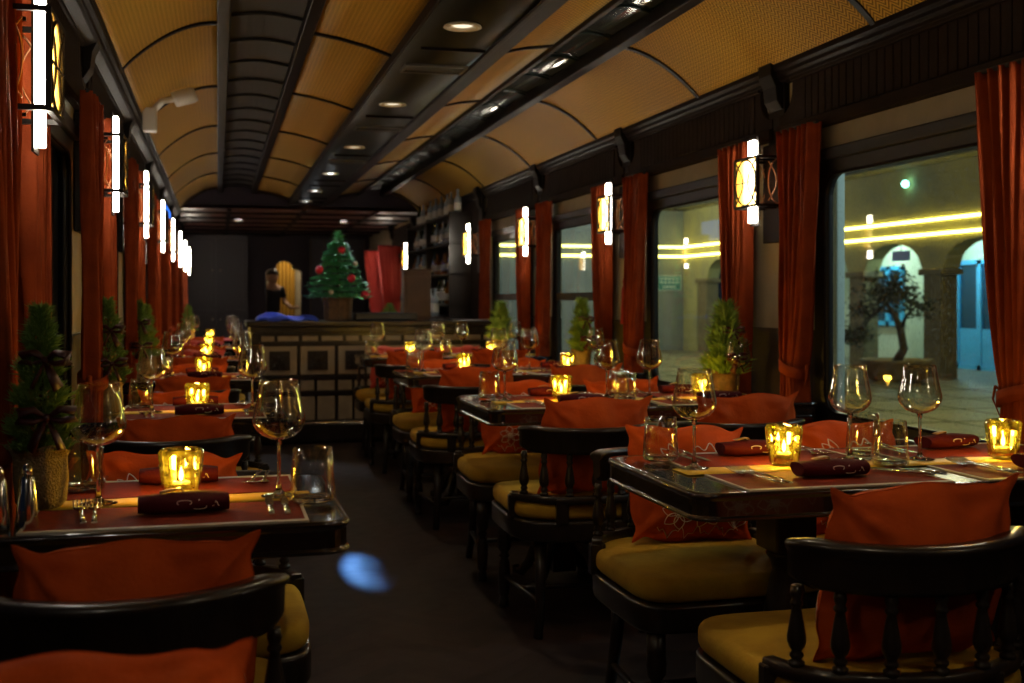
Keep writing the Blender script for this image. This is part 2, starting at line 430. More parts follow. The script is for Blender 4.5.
    def build(s, name, mat=None, parent=None, loc=None, bevel=0.0, solid=0.0, rot=None, bseg=2):
        me = bpy.data.meshes.new(name)
        me.from_pydata(s.v, [], s.f)
        mats = s.mats or [mat]
        if mat is not None and not s.mats: mats = [mat]
        for m in mats: me.materials.append(m)
        me.polygons.foreach_set('use_smooth', s.sm)
        me.polygons.foreach_set('material_index', s.mi)
        if s.uv:
            ul = me.uv_layers.new(name='UVMap')
            for fi, uvs in s.uv.items():
                p = me.polygons[fi]
                for k, li in enumerate(p.loop_indices): ul.data[li].uv = uvs[k]
        me.update()
        o = bpy.data.objects.new(name, me); COL.objects.link(o)
        if parent is not None: o.parent = parent
        if loc is not None: o.location = loc
        if rot is not None: o.rotation_euler = rot
        if solid:
            md = o.modifiers.new('Solid', 'SOLIDIFY'); md.thickness = solid; md.offset = 0
        if bevel:
            md = o.modifiers.new('Bevel', 'BEVEL'); md.width = bevel; md.segments = bseg; md.limit_method = 'ANGLE'
            md.angle_limit = R(40)
        return o

def tag(o, label, cat=None, group=None, kind=None):
    if label: o['label'] = label
    if cat: o['category'] = cat
    if group: o['group'] = group
    if kind: o['kind'] = kind
    return o
def thing(name, loc=(0, 0, 0), rz=0.0):
    o = bpy.data.objects.new(name, None); COL.objects.link(o)
    o.empty_display_size = 0.05
    o.location = loc; o.rotation_euler = (0, 0, rz)
    return o
def struct(o, label=None):
    o['kind'] = 'structure'
    if label: o['label'] = label
    return o
def kids(o): return [c for c in list(COL.objects) if c.parent == o]
KID = {}
def dup(root, loc=None, rot=None, keep_light=True):
    """copy of a thing with its parts and sub-parts"""
    if root.name not in KID:
        KID[root.name] = [(c, kids(c)) for c in kids(root)]
    r = root.copy(); COL.objects.link(r)
    if loc is not None: r.location = loc
    if rot is not None: r.rotation_euler = rot
    for (c, gs) in KID[root.name]:
        cc = c.copy(); COL.objects.link(cc); cc.parent = r
        for g in gs:
            gg = g.copy(); COL.objects.link(gg); gg.parent = cc
    return r
class Proto:
    """first use moves the prototype itself, later uses copy it"""
    def __init__(s, root): s.root = root; s.used = False
    def put(s, loc, rot=(0, 0, 0), label=None, cat=None, group=None):
        if not s.used:
            s.used = True; o = s.root
            KID[o.name] = [(c, kids(c)) for c in kids(o)]
            o.location = loc; o.rotation_euler = rot
        else: o = dup(s.root, loc, rot)
        tag(o, label, cat, group)
        return o

# ------------------------------------------------------------------ dimensions (metres; y runs down the carriage)
XL, XR = -0.52, 2.42
Y0, Y1 = -1.2, 19.0
PITCH = 1.93
SC = [0.78 + PITCH * k for k in range(9)]            # sconce piers
WC = [s + PITCH / 2 for s in SC[:-1]]                # window centres
YV = 13.6                                            # end of the vaulted ceiling
PT, PB = 1.675, 0.71                                  # pane top / bottom
FT, FB = 1.785, 0.60                                 # black frame top / bottom
HW = 0.635                                            # half width of the opening

# floor
struct(MB().box(XL - .1, XR + .05, Y0, Y1, -0.06, 0).build('floor', M['floor']), 'dark herringbone wood floor')
# walls with openings
def wall(name, x0, x1, wins):
    m = MB(); m.mat(M['beige'])
    ys = [Y0] + [v for c in wins for v in (c - HW, c + HW)] + [Y1]
    for i in range(0, len(ys), 2):
        m.mat(M['beige']).box(x0, x1, ys[i], ys[i + 1], 1.03, 2.35)
    for c in wins:
        m.mat(M['beige']).box(x0, x1, c - HW, c + HW, FT, 2.35)
    m.mat(M['wainscot'])
    for i in range(0, len(ys), 2):
        m.box(x0, x1, ys[i], ys[i + 1], 0, 1.03)
    for c in wins: m.box(x0, x1, c - HW, c + HW, 0, FB)
    return struct(m.build(name))
RW = [WC[0], WC[1], WC[2], WC[3], WC[4], WC[7]]
LW = WC[:]
wall('wall_right', XR, XR + .05, RW)['label'] = 'beige side wall over brown wainscot'
wall('wall_left', XL - .05, XL, LW)['label'] = 'window wall at the left'
struct(MB().box(XL - .1, XR + .1, Y0 - .1, Y0, 0, 2.8).build('wall_near', M['backwall']))
# dark lining on the right wall by the bar
struct(MB().box(XR - .03, XR, 10.62, 14.0, 0, 2.3).build('wall_bar', M['frieze']), 'dark panelled wall beside the bar shelves')
# chair-rail moulding
for nm, xa, xb, wins in (('trim_1', XR - .018, XR, RW), ('trim_2', XL, XL + .018, LW)):
    m = MB(); ys = [Y0] + [v for c in wins for v in (c - HW, c + HW)] + [Y1]
    for i in range(0, len(ys), 2): m.box(xa, xb, ys[i], ys[i + 1], 1.015, 1.04)
    struct(m.build(nm, M['wainscot']))
struct(MB().box(XR - .02, XR, Y0, Y1, 0, .12).build('baseboard_right', M['lacquer']))
struct(MB().box(XL, XL + .02, Y0, Y1, 0, .12).build('baseboard_left', M['lacquer']))

# windows
def rrect(hw, z0, z1, r, n=6):
    pts = []
    for (cy, cz, a0) in ((hw - r, z1 - r, 0), (-hw + r, z1 - r, 90), (-hw + r, z0 + r, 180), (hw - r, z0 + r, 270)):
        for k in range(n + 1):
            a = R(a0 + 90 * k / n); pts.append((cy + r * math.cos(a), cz + r * math.sin(a)))
    return pts
def window(n, xw, yc, side, sash=False):
    root = thing('window_%d' % n, (xw, yc, FB)); struct(root)
    root.location = (0, 0, 0)
    s = 1 if side == 'r' else -1
    outer = rrect(HW, FB, FT, 0.02); inner = rrect(HW - .085, PB, PT, 0.09 if not sash else 0.03)
    m = MB(); N = len(outer)
    xa = xw - s * 0.022; xb = xw + s * 0.014
    b = 0
    for (x, ring) in ((xa, outer), (xa, inner), (xb, inner), (xb, outer)):
        for (y, z) in ring: m.v.append((x, yc + y, z))
    for k in range(4):
        k2 = (k + 1) % 4
        for i in range(N):
            j = (i + 1) % N
            m.face((k * N + i, k * N + j, k2 * N + j, k2 * N + i), k == 1)
    if sash:
        m.box(min(xa, xb), max(xa, xb), yc - HW + .05, yc + HW - .05, 1.16, 1.215)
    m.build('window_frame', M['black'], root)
    g = MB(); xg = xw + s * 0.006
    ring2 = rrect(HW - .07, PB - .01, PT + .01, 0.09 if not sash else .03)
    g.prism([(yc + y, z) for (y, z) in ring2], 'x', min(xg, xg + s * .005), max(xg, xg + s * .005))
    g.build('pane', M['window'], root)
    # slim inner bead around the glass
    bead = MB(); bead.tube([(xw - s * .024, yc + y, z) for (y, z) in rrect(HW - .085, PB, PT, 0.09 if not sash else .03)], 0.006, 6, closed=True)
    bead.build('glazing_bead', M['rail'], root)
    # pelmet bar over the frame
    MB().box(min(xw, xw - s * .045), max(xw, xw - s * .045), yc - HW - .02, yc + HW + .02, FT - .055, FT - .005).build('head_bar', M['black'], root, bevel=.006)
    # sill
    MB().box(min(xw, xw - s * .05), max(xw, xw - s * .05), yc - HW, yc + HW, FB - .02, FB + .012).build('window_sill', M['lacquer'], root, bevel=.004)
wn = 1
for i, c in enumerate(RW):
    window(wn, XR, c, 'r', sash=(i in (3, 4, 5))); wn += 1
for i, c in enumerate(LW):
    window(wn, XL, c, 'l'); wn += 1

# ------------------------------------------------------------------ ceiling
CZ = 1.17
def strip(m, pts, y0, y1, mat):
    """extrude an open profile (x,z) along y with UVs in metres"""
    m.mat(mat); L = [0]
    for a, b in zip(pts, pts[1:]): L.append(L[-1] + math.hypot(b[0] - a[0], b[1] - a[1]))
    n = len(pts) - 1
    def fn(u, v):
        k = min(int(round(u * n)), n); return (pts[k][0], y0 + (y1 - y0) * v, pts[k][1])
    m.grid(fn, n, 1, True, uvfn=lambda u, v: (L[min(int(round(u * n)), n)], y0 + (y1 - y0) * v))
def arc(xa, za, xb, zb, bulge=0.55, n=14):
    """quarter-vault: steep at the wall (a), flat at the top (b)"""
    return [(xa + (xb - xa) * (1 - math.cos(R(90) * t / n)) if False else xa + (xb - xa) * (t / n) ** 1.0,
             za + (zb - za) * math.sin(R(90) * (t / n)) ** 0.85) for t in range(n + 1)]
vL = arc(-0.42, 2.195, 0.0, 2.435)
vR = arc(2.36, 2.185, 1.90, 2.435)
c = MB()
strip(c, vL, Y0, YV, M['woven'])
strip(c, vR[::-1], Y0, YV, M['woven'])
strip(c, [(.42, 2.415), (.55, 2.395), (.68, 2.365), (.80, 2.325)], Y0, YV, M['woven'])
strip(c, [(1.19, 2.325), (1.30, 2.365), (1.45, 2.40), (1.60, 2.42)], Y0, YV, M['woven'])
strip(c, [(.80, 2.28), (1.22, 2.28)], Y0, YV, M['soffit'])
strip(c, [(XL - .1, 2.195), (-.41, 2.195)], Y0, YV, M['rail'])
strip(c, [(2.35, 2.185), (XR + .1, 2.185)], Y0, YV, M['rail'])
struct(c.build('ceiling', solid=0.012), 'vaulted ceiling of golden woven cane panels with dark centre soffit')
# recessed louvre bays
for nm, xa, xb, mt in (('ceiling_louvre', .04, .38, M['slat']), ('ceiling_clerestory', 1.60, 1.87, M['clere'])):
    q = MB(); q.mat(M['black']).box(xa, xb, Y0, YV, 2.56, 2.58)
    q.box(xa - .01, xa, Y0, YV, 2.40, 2.57); q.box(xb, xb + .01, Y0, YV, 2.40, 2.57)
    q.mat(mt)
    y = Y0 + .1; p = PITCH * .833 / 3
    while y < YV:
        n = 8; ya, yb = y + .010, y + p - .010
        def z(t): return 2.44 + .022 * math.sin(PI * t)
        for k in range(n):
            t0, t1 = k / n, (k + 1) / n
            b = len(q.v)
            for (yy, dz) in ((ya, 0), (yb, .012)):
                for tt in (t0, t1):
                    q.v.append((xa + (xb - xa) * tt, yy, z(tt) + dz))
            for (yy, dz) in ((ya, 0), (yb, .012)):
                for tt in (t0, t1):
                    q.v.append((xa + (xb - xa) * tt, yy, z(tt) + dz + .012))
            for fc in ((0, 1, 3, 2), (4, 6, 7, 5), (0, 4, 5, 1), (2, 3, 7, 6)):
                q.face([b + i for i in fc])
        y += p
    nm2 = 'trim_3' if 'louvre' in nm else 'trim_4'
    struct(q.build(nm2), 'curved dark louvres in ceiling recess' if 'louvre' in nm else 'dark glossy clerestory strip of ceiling')
tn = 5
def rail(xa, xb, za, zb, mt=None, lab=None):
    global tn
    o = MB().box(xa, xb, Y0, YV, za, zb).build('trim_%d' % tn, mt or M['rail'], bevel=.006); struct(o, lab); tn += 1
rail(-0.005, .055, 2.385, 2.45, lab='long dark ceiling rail beside left vault')
rail(.37, .43, 2.385, 2.44)
rail(.79, .85, 2.275, 2.335)
rail(1.155, 1.185, 2.262, 2.30); rail(1.185, 1.255, 2.270, 2.335)
rail(1.585, 1.615, 2.39, 2.44)
rail(1.86, 1.925, 2.385, 2.45)
# cornice mouldings (stepped)
for s, xw in ((1, XR), (-1, XL)):
    e = 0 if s > 0 else .03
    poly = [(xw, 2.19), (xw, 2.11), (xw - s * .045, 2.12), (xw - s * (.045 + e), 2.135), (xw - s * (.058 + e), 2.145), (xw - s * (.058 + e), 2.16),
            (xw - s * (.074 + e), 2.17), (xw - s * (.074 + e), 2.195), (xw - s * .05, 2.20)]
    o = MB().prism(poly, 'y', Y0, YV + .2).build('trim_%d' % tn, M['rail'], bevel=.003); struct(o, 'dark stepped cornice'); tn += 1
# ribs across the vaults and the flat bays
RIB = [3.79 + 1.605 * k for k in range(-3, 7)]
for y in RIB:
    if y > YV or y < Y0: continue
    for v in (vL, vR):
        m = MB()
        path = [(p[0], y, p[1] - .006) for p in v]
        n = len(path); w = .017
        for k in range(n):
            x, yy, z = path[k]
            m.v += [(x, yy - w, z - .012), (x, yy + w, z - .012), (x, yy + w, z + .012), (x, yy - w, z + .012)]
        for k in range(n - 1):
            for i in range(4):
                j = (i + 1) % 4; m.face((k * 4 + i, k * 4 + j, k * 4 + 4 + j, k * 4 + 4 + i))
        struct(m.build('trim_%d' % tn, M['rail'])); tn += 1
    for pts in ([(.42, 2.415), (.55, 2.395), (.68, 2.365), (.80, 2.325)], [(1.19, 2.325), (1.30, 2.365), (1.45, 2.40), (1.60, 2.42)]):
        m = MB(); w = .014
        for (x, z) in pts: m.v += [(x, y - w, z - .018), (x, y + w, z - .018), (x, y + w, z + .006), (x, y - w, z + .006)]
        for k in range(len(pts) - 1):
            for i in range(4):
                j = (i + 1) % 4; m.face((k * 4 + i, k * 4 + j, k * 4 + 4 + j, k * 4 + 4 + i))
        struct(m.build('trim_%d' % tn, M['rail'])); tn += 1
# seams across the soffit
m = MB()
for k in range(-1, 8): m.box(.86, 1.15, 3.55 + 1.93 * k - .008, 3.55 + 1.93 * k + .008, 2.262, 2.276)
for k in range(-1, 8): m.box(.86, 1.15, 4.98 + 1.93 * k - .006, 4.98 + 1.93 * k + .006, 2.262, 2.276)
struct(m.build('trim_%d' % tn, M['rail'])); tn += 1
# outer shell roof and end header
struct(MB().box(XL - .1, XR + .1, Y0, YV, 2.62, 2.66).build('ceiling_shell', M['black']))
struct(MB().box(XL - .1, XR + .1, YV, YV + .1, 2.215, 2.66).build('wall_header', M['backwall']), 'dark header where the vault ends')
q = MB(); q.mat(M['lowceil']).box(XL - .1, XR + .1, YV, Y1, 2.205, 2.25)
q.mat(M['rail'])
for k in range(6): q.box(XL, XR, YV + .5 + .9 * k, YV + .56 + .9 * k, 2.185, 2.205)
for x in (.1, .95, 1.8): q.box(x, x + .05, YV, Y1, 2.188, 2.205)
struct(q.build('ceiling_low'), 'low mahogany coffered ceiling beyond the vault')

# frieze panels with beadboard, one between each pair of sconce piers
def frieze(yc, side):
    global tn
    s = 1 if side == 'r' else -1; xw = XR if s > 0 else XL
    hb, ht = PITCH / 2 - .035, PITCH / 2 - .15
    z0, z1 = 1.875, 2.145
    pts = [(-hb, z0), (hb, z0), (hb, 1.97)]
    for k in range(7):
        a = R(90 * k / 6); pts.append((ht + (hb - ht) * (1 - math.sin(a)) , 1.97 + (2.08 - 1.97) * (1 - math.cos(a))))
    pts.append((ht, z1)); pts.append((-ht, z1))
    for k in range(7):
        a = R(90 * (6 - k) / 6); pts.append((-ht - (hb - ht) * (1 - math.sin(a)), 1.97 + .11 * (1 - math.cos(a))))
    pts.append((-hb, 1.97))
    m = MB(); xa, xb = xw - s * .030, xw
    m.prism([(yc + a, b) for a, b in pts], 'x', min(xa, xb), max(xa, xb))
    # tongue boards
    y = yc - ht + .05
    while y + .05 < yc + ht - .03:
        m.box(min(xa, xa - s * .007), max(xa, xa - s * .007), y, y + .048, z0 + .055, z1 - .045); y += .054
    # border rails
    m.box(min(xa, xa - s * .016), max(xa, xa - s * .016), yc - hb, yc + hb, z0, z0 + .05)
    m.box(min(xa, xa - s * .012), max(xa, xa - s * .012), yc - ht, yc + ht, z1 - .04, z1)
    struct(m.build('trim_%d' % tn, M['frieze'], bevel=.0025, bseg=1), 'dark beadboard frieze panel over a window'); tn += 1
for i, c_ in enumerate(WC):
    if i not in (5, 6): frieze(c_, 'r')
    frieze(c_, 'l')

# ------------------------------------------------------------------ sconces (facing -X when on the right wall)
def make_sconce():
    root = thing('wall_sconce')
    # local: wall at x=0, aisle towards -x ; y along wall, z absolute from base 1.44
    b = MB().box(-.026, 0, -.075, .075, 0.0, .80).box(-.030, -.004, -.125, .125, -.02, .42); b.build('backboard', M['fretblack'], root, bevel=.004)
    k = MB().prism([(-.005, .80), (-.005, .56), (-.03, .56), (-.055, .60), (-.062, .66), (-.085, .71), (-.085, .76), (-.02, .80)], 'y', -.06, .06)
    k.build('bracket', M['fretblack'], root, bevel=.003)
    MB().box(-.150, -.134, -.026, .026, 0.065, .425).build('light_tube', M['column_light'], root, bevel=.003)
    MB().box(-.1335, -.128, -.040, .040, .05, .44).build('tube_light_shield', M['fretblack'], root)  # plate added to keep the tube light off the wall behind
    f = MB(); zc0, zc1 = .135, .345; d0, d1 = -.172, -.022; w = .108
    t = .006
    for (x, y) in ((d0, -w), (d0, w), (d1, -w), (d1, w)): f.box(x - t, x + t, y - t, y + t, zc0, zc1)
    for z in (zc0, zc1):
        for y in (-w, w): f.box(d0, d1, y - t, y + t, z - t, z + t)
        for x in (d0, d1): f.box(x - t, x + t, -w, w, z - t, z + t)
        f.box(-.112, d1, -.004, .004, z - .004, z + .004)
    f.build('lantern_frame', M['fretblack'], root)
    cz = (zc0 + zc1) / 2; h = (zc1 - zc0) / 2
    # lit amber pane at the aisle face with fretwork of ring and leaves
    p = MB()
    def leaf(ax, sgn):
        out = []
        for k in range(13):
            t_ = -1 + 2 * k / 12
            out.append((t_ * h * .96, sgn * .022 * (1 - t_ * t_)))
        return out
    MB().box(d0 + .002, d0 + .006, -w + .006, w - .006, zc0 + .006, zc1 - .006).build('amber_pane', M['amber_panel'], root)
    fr = MB()
    ring = [(d0 - .004, (w - .008) * math.cos(2 * PI * i / 28), cz + (h - .006) * math.sin(2 * PI * i / 28)) for i in range(28)]
    fr.tube(ring, .0045, 5, closed=True)
    for sg in (-1, 1):
        arcp = [(d0 - .004, sg * (w - .01) * (1 - math.sin(PI * i / 10) * .75), cz + (h - .012) * (2 * i / 10 - 1)) for i in range(11)]
        fr.tube(arcp, .0035, 5)
    fr.tube([(d0 - .004, -w, cz), (d0 - .004, w, cz)], .003, 5)
    fr.build('fretwork', M['fretblack'], root)
    for sg in (-1, 1):
        r_ = MB(); cx = (-.11 + d1) / 2 - .006; rx = (d1 + .11) / 2 + .004
        r_.tube([(cx + rx * math.cos(2 * PI * i / 24), sg * w, cz + (h - .008) * math.sin(2 * PI * i / 24)) for i in range(24)], .0028, 5, closed=True)
        for s2 in (-1, 1):
            r_.tube([(cx + s2 * rx * (1 - math.sin(PI * i / 8) * .8), sg * w, cz + (h - .02) * (2 * i / 8 - 1)) for i in range(9)], .002, 5)
        r_.build('side_ring', M['bronze'], root)
    return root
SP = Proto(make_sconce())
ordw = ['first', 'second', 'third', 'fourth', 'fifth', 'sixth', 'seventh', 'eighth', 'ninth']
for i, y in enumerate(SC):
    if i == 0:
        SP.put((XR, y, 1.44), (0, 0, 0), 'fretwork wall sconce on right wall behind the camera position', 'wall light', 'sconces on the right wall')
        SP.put((XL, y, 1.44), (0, 0, PI), 'fretwork wall sconce on left wall behind the camera position', 'wall light', 'sconces on the left wall')
        continue
    if i not in (6,):
        if i < 6: nmx = ['', 'cut off at the right edge', 'on the pier between the two big windows', 'third from the right edge', 'fourth from the right edge', 'beside the bottle shelves'][i]
        else: nmx = 'far behind the bar beside red curtains'
        SP.put((XR if i < 5 or i > 6 else XR - .03, y, 1.44), (0, 0, 0), 'fretwork wall sconce on the right wall, ' + nmx, 'wall light', 'sconces on the right wall')
    SP.put((XL, y, 1.44), (0, 0, PI), 'fretwork wall sconce on the left wall, %s from the camera' % (ordw[i - 1] if i > 1 else 'nearest'), 'wall light', 'sconces on the left wall')

# ------------------------------------------------------------------ curtains
def make_curtain(inward, facing, mt, seed=0):
    """inward=+1: the pier is at +y, so the gathered tie pulls towards +y. local wall plane x=0, room towards -x*facing"""
    root = thing('curtain')
    rg = random.Random(seed)
    ztop, ztie, zbot = 1.885, .88, .22
    W = .31
    ph = [rg.uniform(0, 6) for _ in range(4)]
    def fn(u, v):
        z = ztop + (zbot - ztop) * v
        if z > ztie:
            t = (z - ztie) / (ztop - ztie); w = .38 + .62 * (t ** .6)
        else:
            t = (ztie - z) / (ztie - zbot); w = .38 + .28 * math.sin(min(t * 1.2, 1) * PI / 2)
        y = (u - .5) * W * w + inward * W * .5 * (1 - w) * .45
        gather = (1 - w) * .018
        a = u * 5.5 * 2 * PI + ph[0] + .5 * math.sin(v * 4 + ph[1]) + .8 * math.sin(u * 5 + ph[2])
        x = -.085 + (.019 + gather) * math.sin(a) + .006 * math.sin(a * 2.3 + v * 9 + ph[3])
        if abs(z - ztie) < .05: x *= 1.0
        y += .006 * math.cos(a * .9 + v * 3)
        return (x * facing, y, z)
    MB().grid(fn, 84, 44).build('drape', mt, root, solid=.004)
    # rod pocket heading
    MB().tube([(-.085 * facing, -W / 2, ztop), (-.085 * facing, W / 2, ztop)], .008, 8).build('curtain_rod', M['black'], root)
    # tie-back band
    yc = inward * W * .5 * .6 * .45
    ring = [(facing * (-.085 + .050 * math.cos(2 * PI * k / 20)), yc + .086 * math.sin(2 * PI * k / 20), ztie + inward * .022 * math.sin(2 * PI * k / 20)) for k in range(20)]
    t = MB(); b = len(t.v)
    for (x, y, z) in ring: t.v += [(x, y, z - .022), (x, y, z + .024)]
    for k in range(20):
        j = (k + 1) % 20; t.face((2 * k, 2 * j, 2 * j + 1, 2 * k + 1), True)
    t.build('tieback', mt, root, solid=.006)
    # loose bow end of the tie
    yy = yc - inward * .085
    t = MB().tube([(facing * -.075, yy, ztie), (facing * -.085, yy - inward * .03, ztie + .02), (facing * -.09, yy - inward * .035, ztie - .02),
               (facing * -.085, yy - inward * .01, ztie - .07)], [.006, .01, .008, .003], 6, flat=.4)
    t.build('tie_end', mt, root)
    return root
CUR = {}
for key in ((1, 1), (-1, 1), (1, -1), (-1, -1)):
    CUR[key] = Proto(make_curtain(key[0], key[1], M['curtain'], seed=key[0] * 3 + key[1] + 9))
def side_words(i, side):
    return ordw[i]
for i, s in enumerate(SC):
    for side, xw, fc in (('right', XR, 1), ('left', XL, -1)):
        if side == 'right' and i in (0, 6, 5): continue
        if side == 'left' and i == 0: continue
        for dy, inw in ((-.31 if not (side == 'left' and i == 1) else -.20, 1), (.30, -1)):
            if i == 1 and side == 'right' and dy < 0: continue
            if side == 'right' and i == 8 : continue
            nm = 'near' if dy < 0 else 'far'
            o = CUR[(inw, fc)].put((xw, s + dy, 0), (0, 0, 0),
                 'rust velvet curtain on the %s wall, just %s the %s sconce' % (side, 'before' if dy < 0 else 'beyond', ordw[i - 1]),
                 'curtain', 'rust velvet curtains on the %s wall' % side)
# the far curtain of the last dining window (beside the bar shelves)
CUR[(1, 1)].put((XR, SC[5] - .31, 0), (0, 0, 0), 'tied-back rust velvet curtain next to the bottle shelves', 'curtain', 'rust velvet curtains on the right wall')
redc = make_curtain(1, 1, M['curtain_red'], 5)
RCP = Proto(redc)
RCP.put((XR - .12, 15.35, 0), (0, 0, -.95), 'bright red curtain behind the bar, nearer of two by the far sconce', 'curtain', 'bright red curtains behind the bar')
RCP.put((XR - .12, 16.85, 0), (0, 0, -.95), 'bright red curtain behind the bar, farther of two by the far sconce', 'curtain', 'bright red curtains behind the bar')

# tassel on the pier
for o in [o for o in COL.objects if o.get('group') == 'bright red curtains behind the bar']: o.scale = (1, 1.5, 1)

t = thing('wall_tassel', (XR - .045, SC[3] - .02, 1.02))
MB().lathe([(.004, .28), (.010, .27), (.014, .25), (.008, .235), (.018, .21), (.022, .10), (.026, 0)], 12).build('fringe', M['tassel'], t)
MB().tube([(0, 0, .28), (0, 0, .36), (.045, 0, .37)], .003, 6).build('cord', M['tassel'], t)
tag(t, 'slim dark red hanging tassel on the pier under the third sconce of the right wall', 'tassel')

# ------------------------------------------------------------------ downlights and vents
def make_down(lens):
    root = thing('downlight')
    MB().lathe([(.045, .004), (.062, .002), (.075, -.004), (.078, -.010), (.060, -.012), (.046, -.006), (.045, .004)], 28).build('trim_ring', M['lampring'], root)
    MB().lathe([(1e-6, -.004), (.022, -.006), (.038, -.003), (.044, .0), (.044, .004), (1e-6, .004)], 24).build('lens', lens, root)
    return root
DLa = Proto(make_down(M['lens_dim'])); DLb = Proto(make_down(M['lens']))
DY = [0.75, 2.62, 4.54, 6.45, 8.34, 10.15, 11.8, 13.1]
for i, y in enumerate(DY):
    (DLa if i < 5 else DLb).put((.955, y, 2.274), (0, 0, 0),
        'round recessed downlight in the dark ceiling soffit, %s' % (['behind the view', 'just above the view', 'nearest to the camera', 'second from the camera', 'third from the camera', 'fourth from the camera, bright', 'fifth from the camera, bright', 'last before the vault ends'][i]),
        'downlight', 'downlights in the soffit')
for x, y, w in ((.26, 15.4, 'left'), (1.62, 15.4, 'right')):
    DLb.put((x, y, 2.195), (0, 0, 0), 'bright downlight in the low ceiling beyond the vault, %s one of the pair' % w, 'downlight', 'downlights beyond the vault')
def make_vent():
    root = thing('air_vent')
    m = MB(); m.box(-.15, .15, -.09, -.078, -.012, 0).box(-.15, .15, .078, .09, -.012, 0).box(-.15, -.138, -.09, .09, -.012, 0).box(.138, .15, -.09, .09, -.012, 0)
    m.build('vent_frame', M['vent'], root)
    m = MB()
    for k in range(22): m.box(-.135 + k * .0127, -.130 + k * .0127, -.078, .078, -.010, -.002)
    m.build('grille', M['vent'], root)
    return root
VP = Proto(make_vent())
for i, y in enumerate((3.55, 5.42, 7.4, 9.25)):
    VP.put((1.0, y, 2.274), (0, 0, 0), 'slotted grey air vent in the ceiling soffit, %s from the camera' % ordw[i], 'air vent', 'air vents in the soffit')

# ------------------------------------------------------------------ tables
def rrxy(x0, x1, y0, y1, r, n=6):
    pts = []
    for (cx, cy, a0) in ((x1 - r, y1 - r, 0), (x0 + r, y1 - r, 90), (x0 + r, y0 + r, 180), (x1 - r, y0 + r, 270)):
        for k in range(n + 1):
            a = R(a0 + 90 * k / n); pts.append((cx + r * math.cos(a), cy + r * math.sin(a)))
    return pts
def top_mesh(L, D):
    m = MB()
    lay = [(.010, .688), (.001, .689), (-.002, .693), (.002, .698), (.004, .700), (.004, .733), (.002, .736), (-.001, .740), (-.001, .746), (.003, .7505), (.012, .7508), (.016, .7500)]
    first = None
    for (ins, z) in lay:
        pl = rrxy(-L / 2 + ins, L / 2 - ins, -D / 2 + ins, D / 2 - ins, .055 - ins * .5)
        n = len(pl)
        for (x, y) in pl: m.v.append((x, y, z))
    for k in range(len(lay) - 1):
        for i in range(n):
            j = (i + 1) % n; m.face((k * n + i, k * n + j, (k + 1) * n + j, (k + 1) * n + i), k not in (4, 10))
    m.face([i for i in range(n)][::-1]); m.face([(len(lay) - 1) * n + i for i in range(n)])
    return m
def pedestal(root, x):
    m = MB()
    m.box(x - .055, x + .055, -.055, .055, .55, .68)
    m.lathe([(.040, .55), (.052, .54), (.040, .525), (.034, .50), (.046, .45), (.058, .38), (.060, .32), (.046, .26), (.036, .235), (.050, .22), (.036, .205), (.045, .19)], 20, (x, 0, 0))
    m.box(x - .05, x + .05, -.05, .05, .06, .19)
    m.box(x - .10, x + .10, -.19, .19, .665, .684)
    m.build('pedestal', M['lacquer'], root, bevel=.004)
    for a in (45, 135, 225, 315):
        d = (math.cos(R(a)), math.sin(R(a)))
        pth = [(x + d[0] * r, d[1] * r, z) for (r, z) in ((.03, .17), (.07, .19), (.12, .14), (.155, .07), (.19, .03), (.215, .035), (.22, .055))]
        MB().tube(pth, [.028, .030, .026, .022, .022, .022, .014], 8).build('foot', M['lacquer'], root)
TD = .625
def make_table(L, peds):
    root = thing('dining_table')
    top_mesh(L, TD).build('tabletop', M['tabletop'], root)
    for x in peds: pedestal(root, x)
    return root
RTX0, RTX1 = .995, 2.38
LTX0, LTX1 = -.50, .245
TR = Proto(make_table(RTX1 - RTX0, (-.32, .34)))
TL = Proto(make_table(LTX1 - LTX0, (0.0,)))
RY = [2.60 + PITCH * k for k in range(4)]
LY = [2.49 + 1.95 * k for k in range(6)]
near = ['nearest', 'second', 'third', 'fourth', 'fifth', 'sixth']
def tw(side, k): return '%s %s-hand table' % (near[k], side)
RCX, LCX = (RTX0 + RTX1) / 2, (LTX0 + LTX1) / 2
for k, y in enumerate(RY):
    TR.put((RCX, y, 0), (0, 0, 0), 'dark lacquered four-seat dining table, %s along the right windows' % near[k], 'table', 'four-seat tables on the right')
for k, y in enumerate(LY):
    TL.put((LCX, y, 0), (0, 0, 0), 'small dark lacquered two-seat table, %s along the left wall' % near[k], 'table', 'two-seat tables on the left')
TZ = .7508

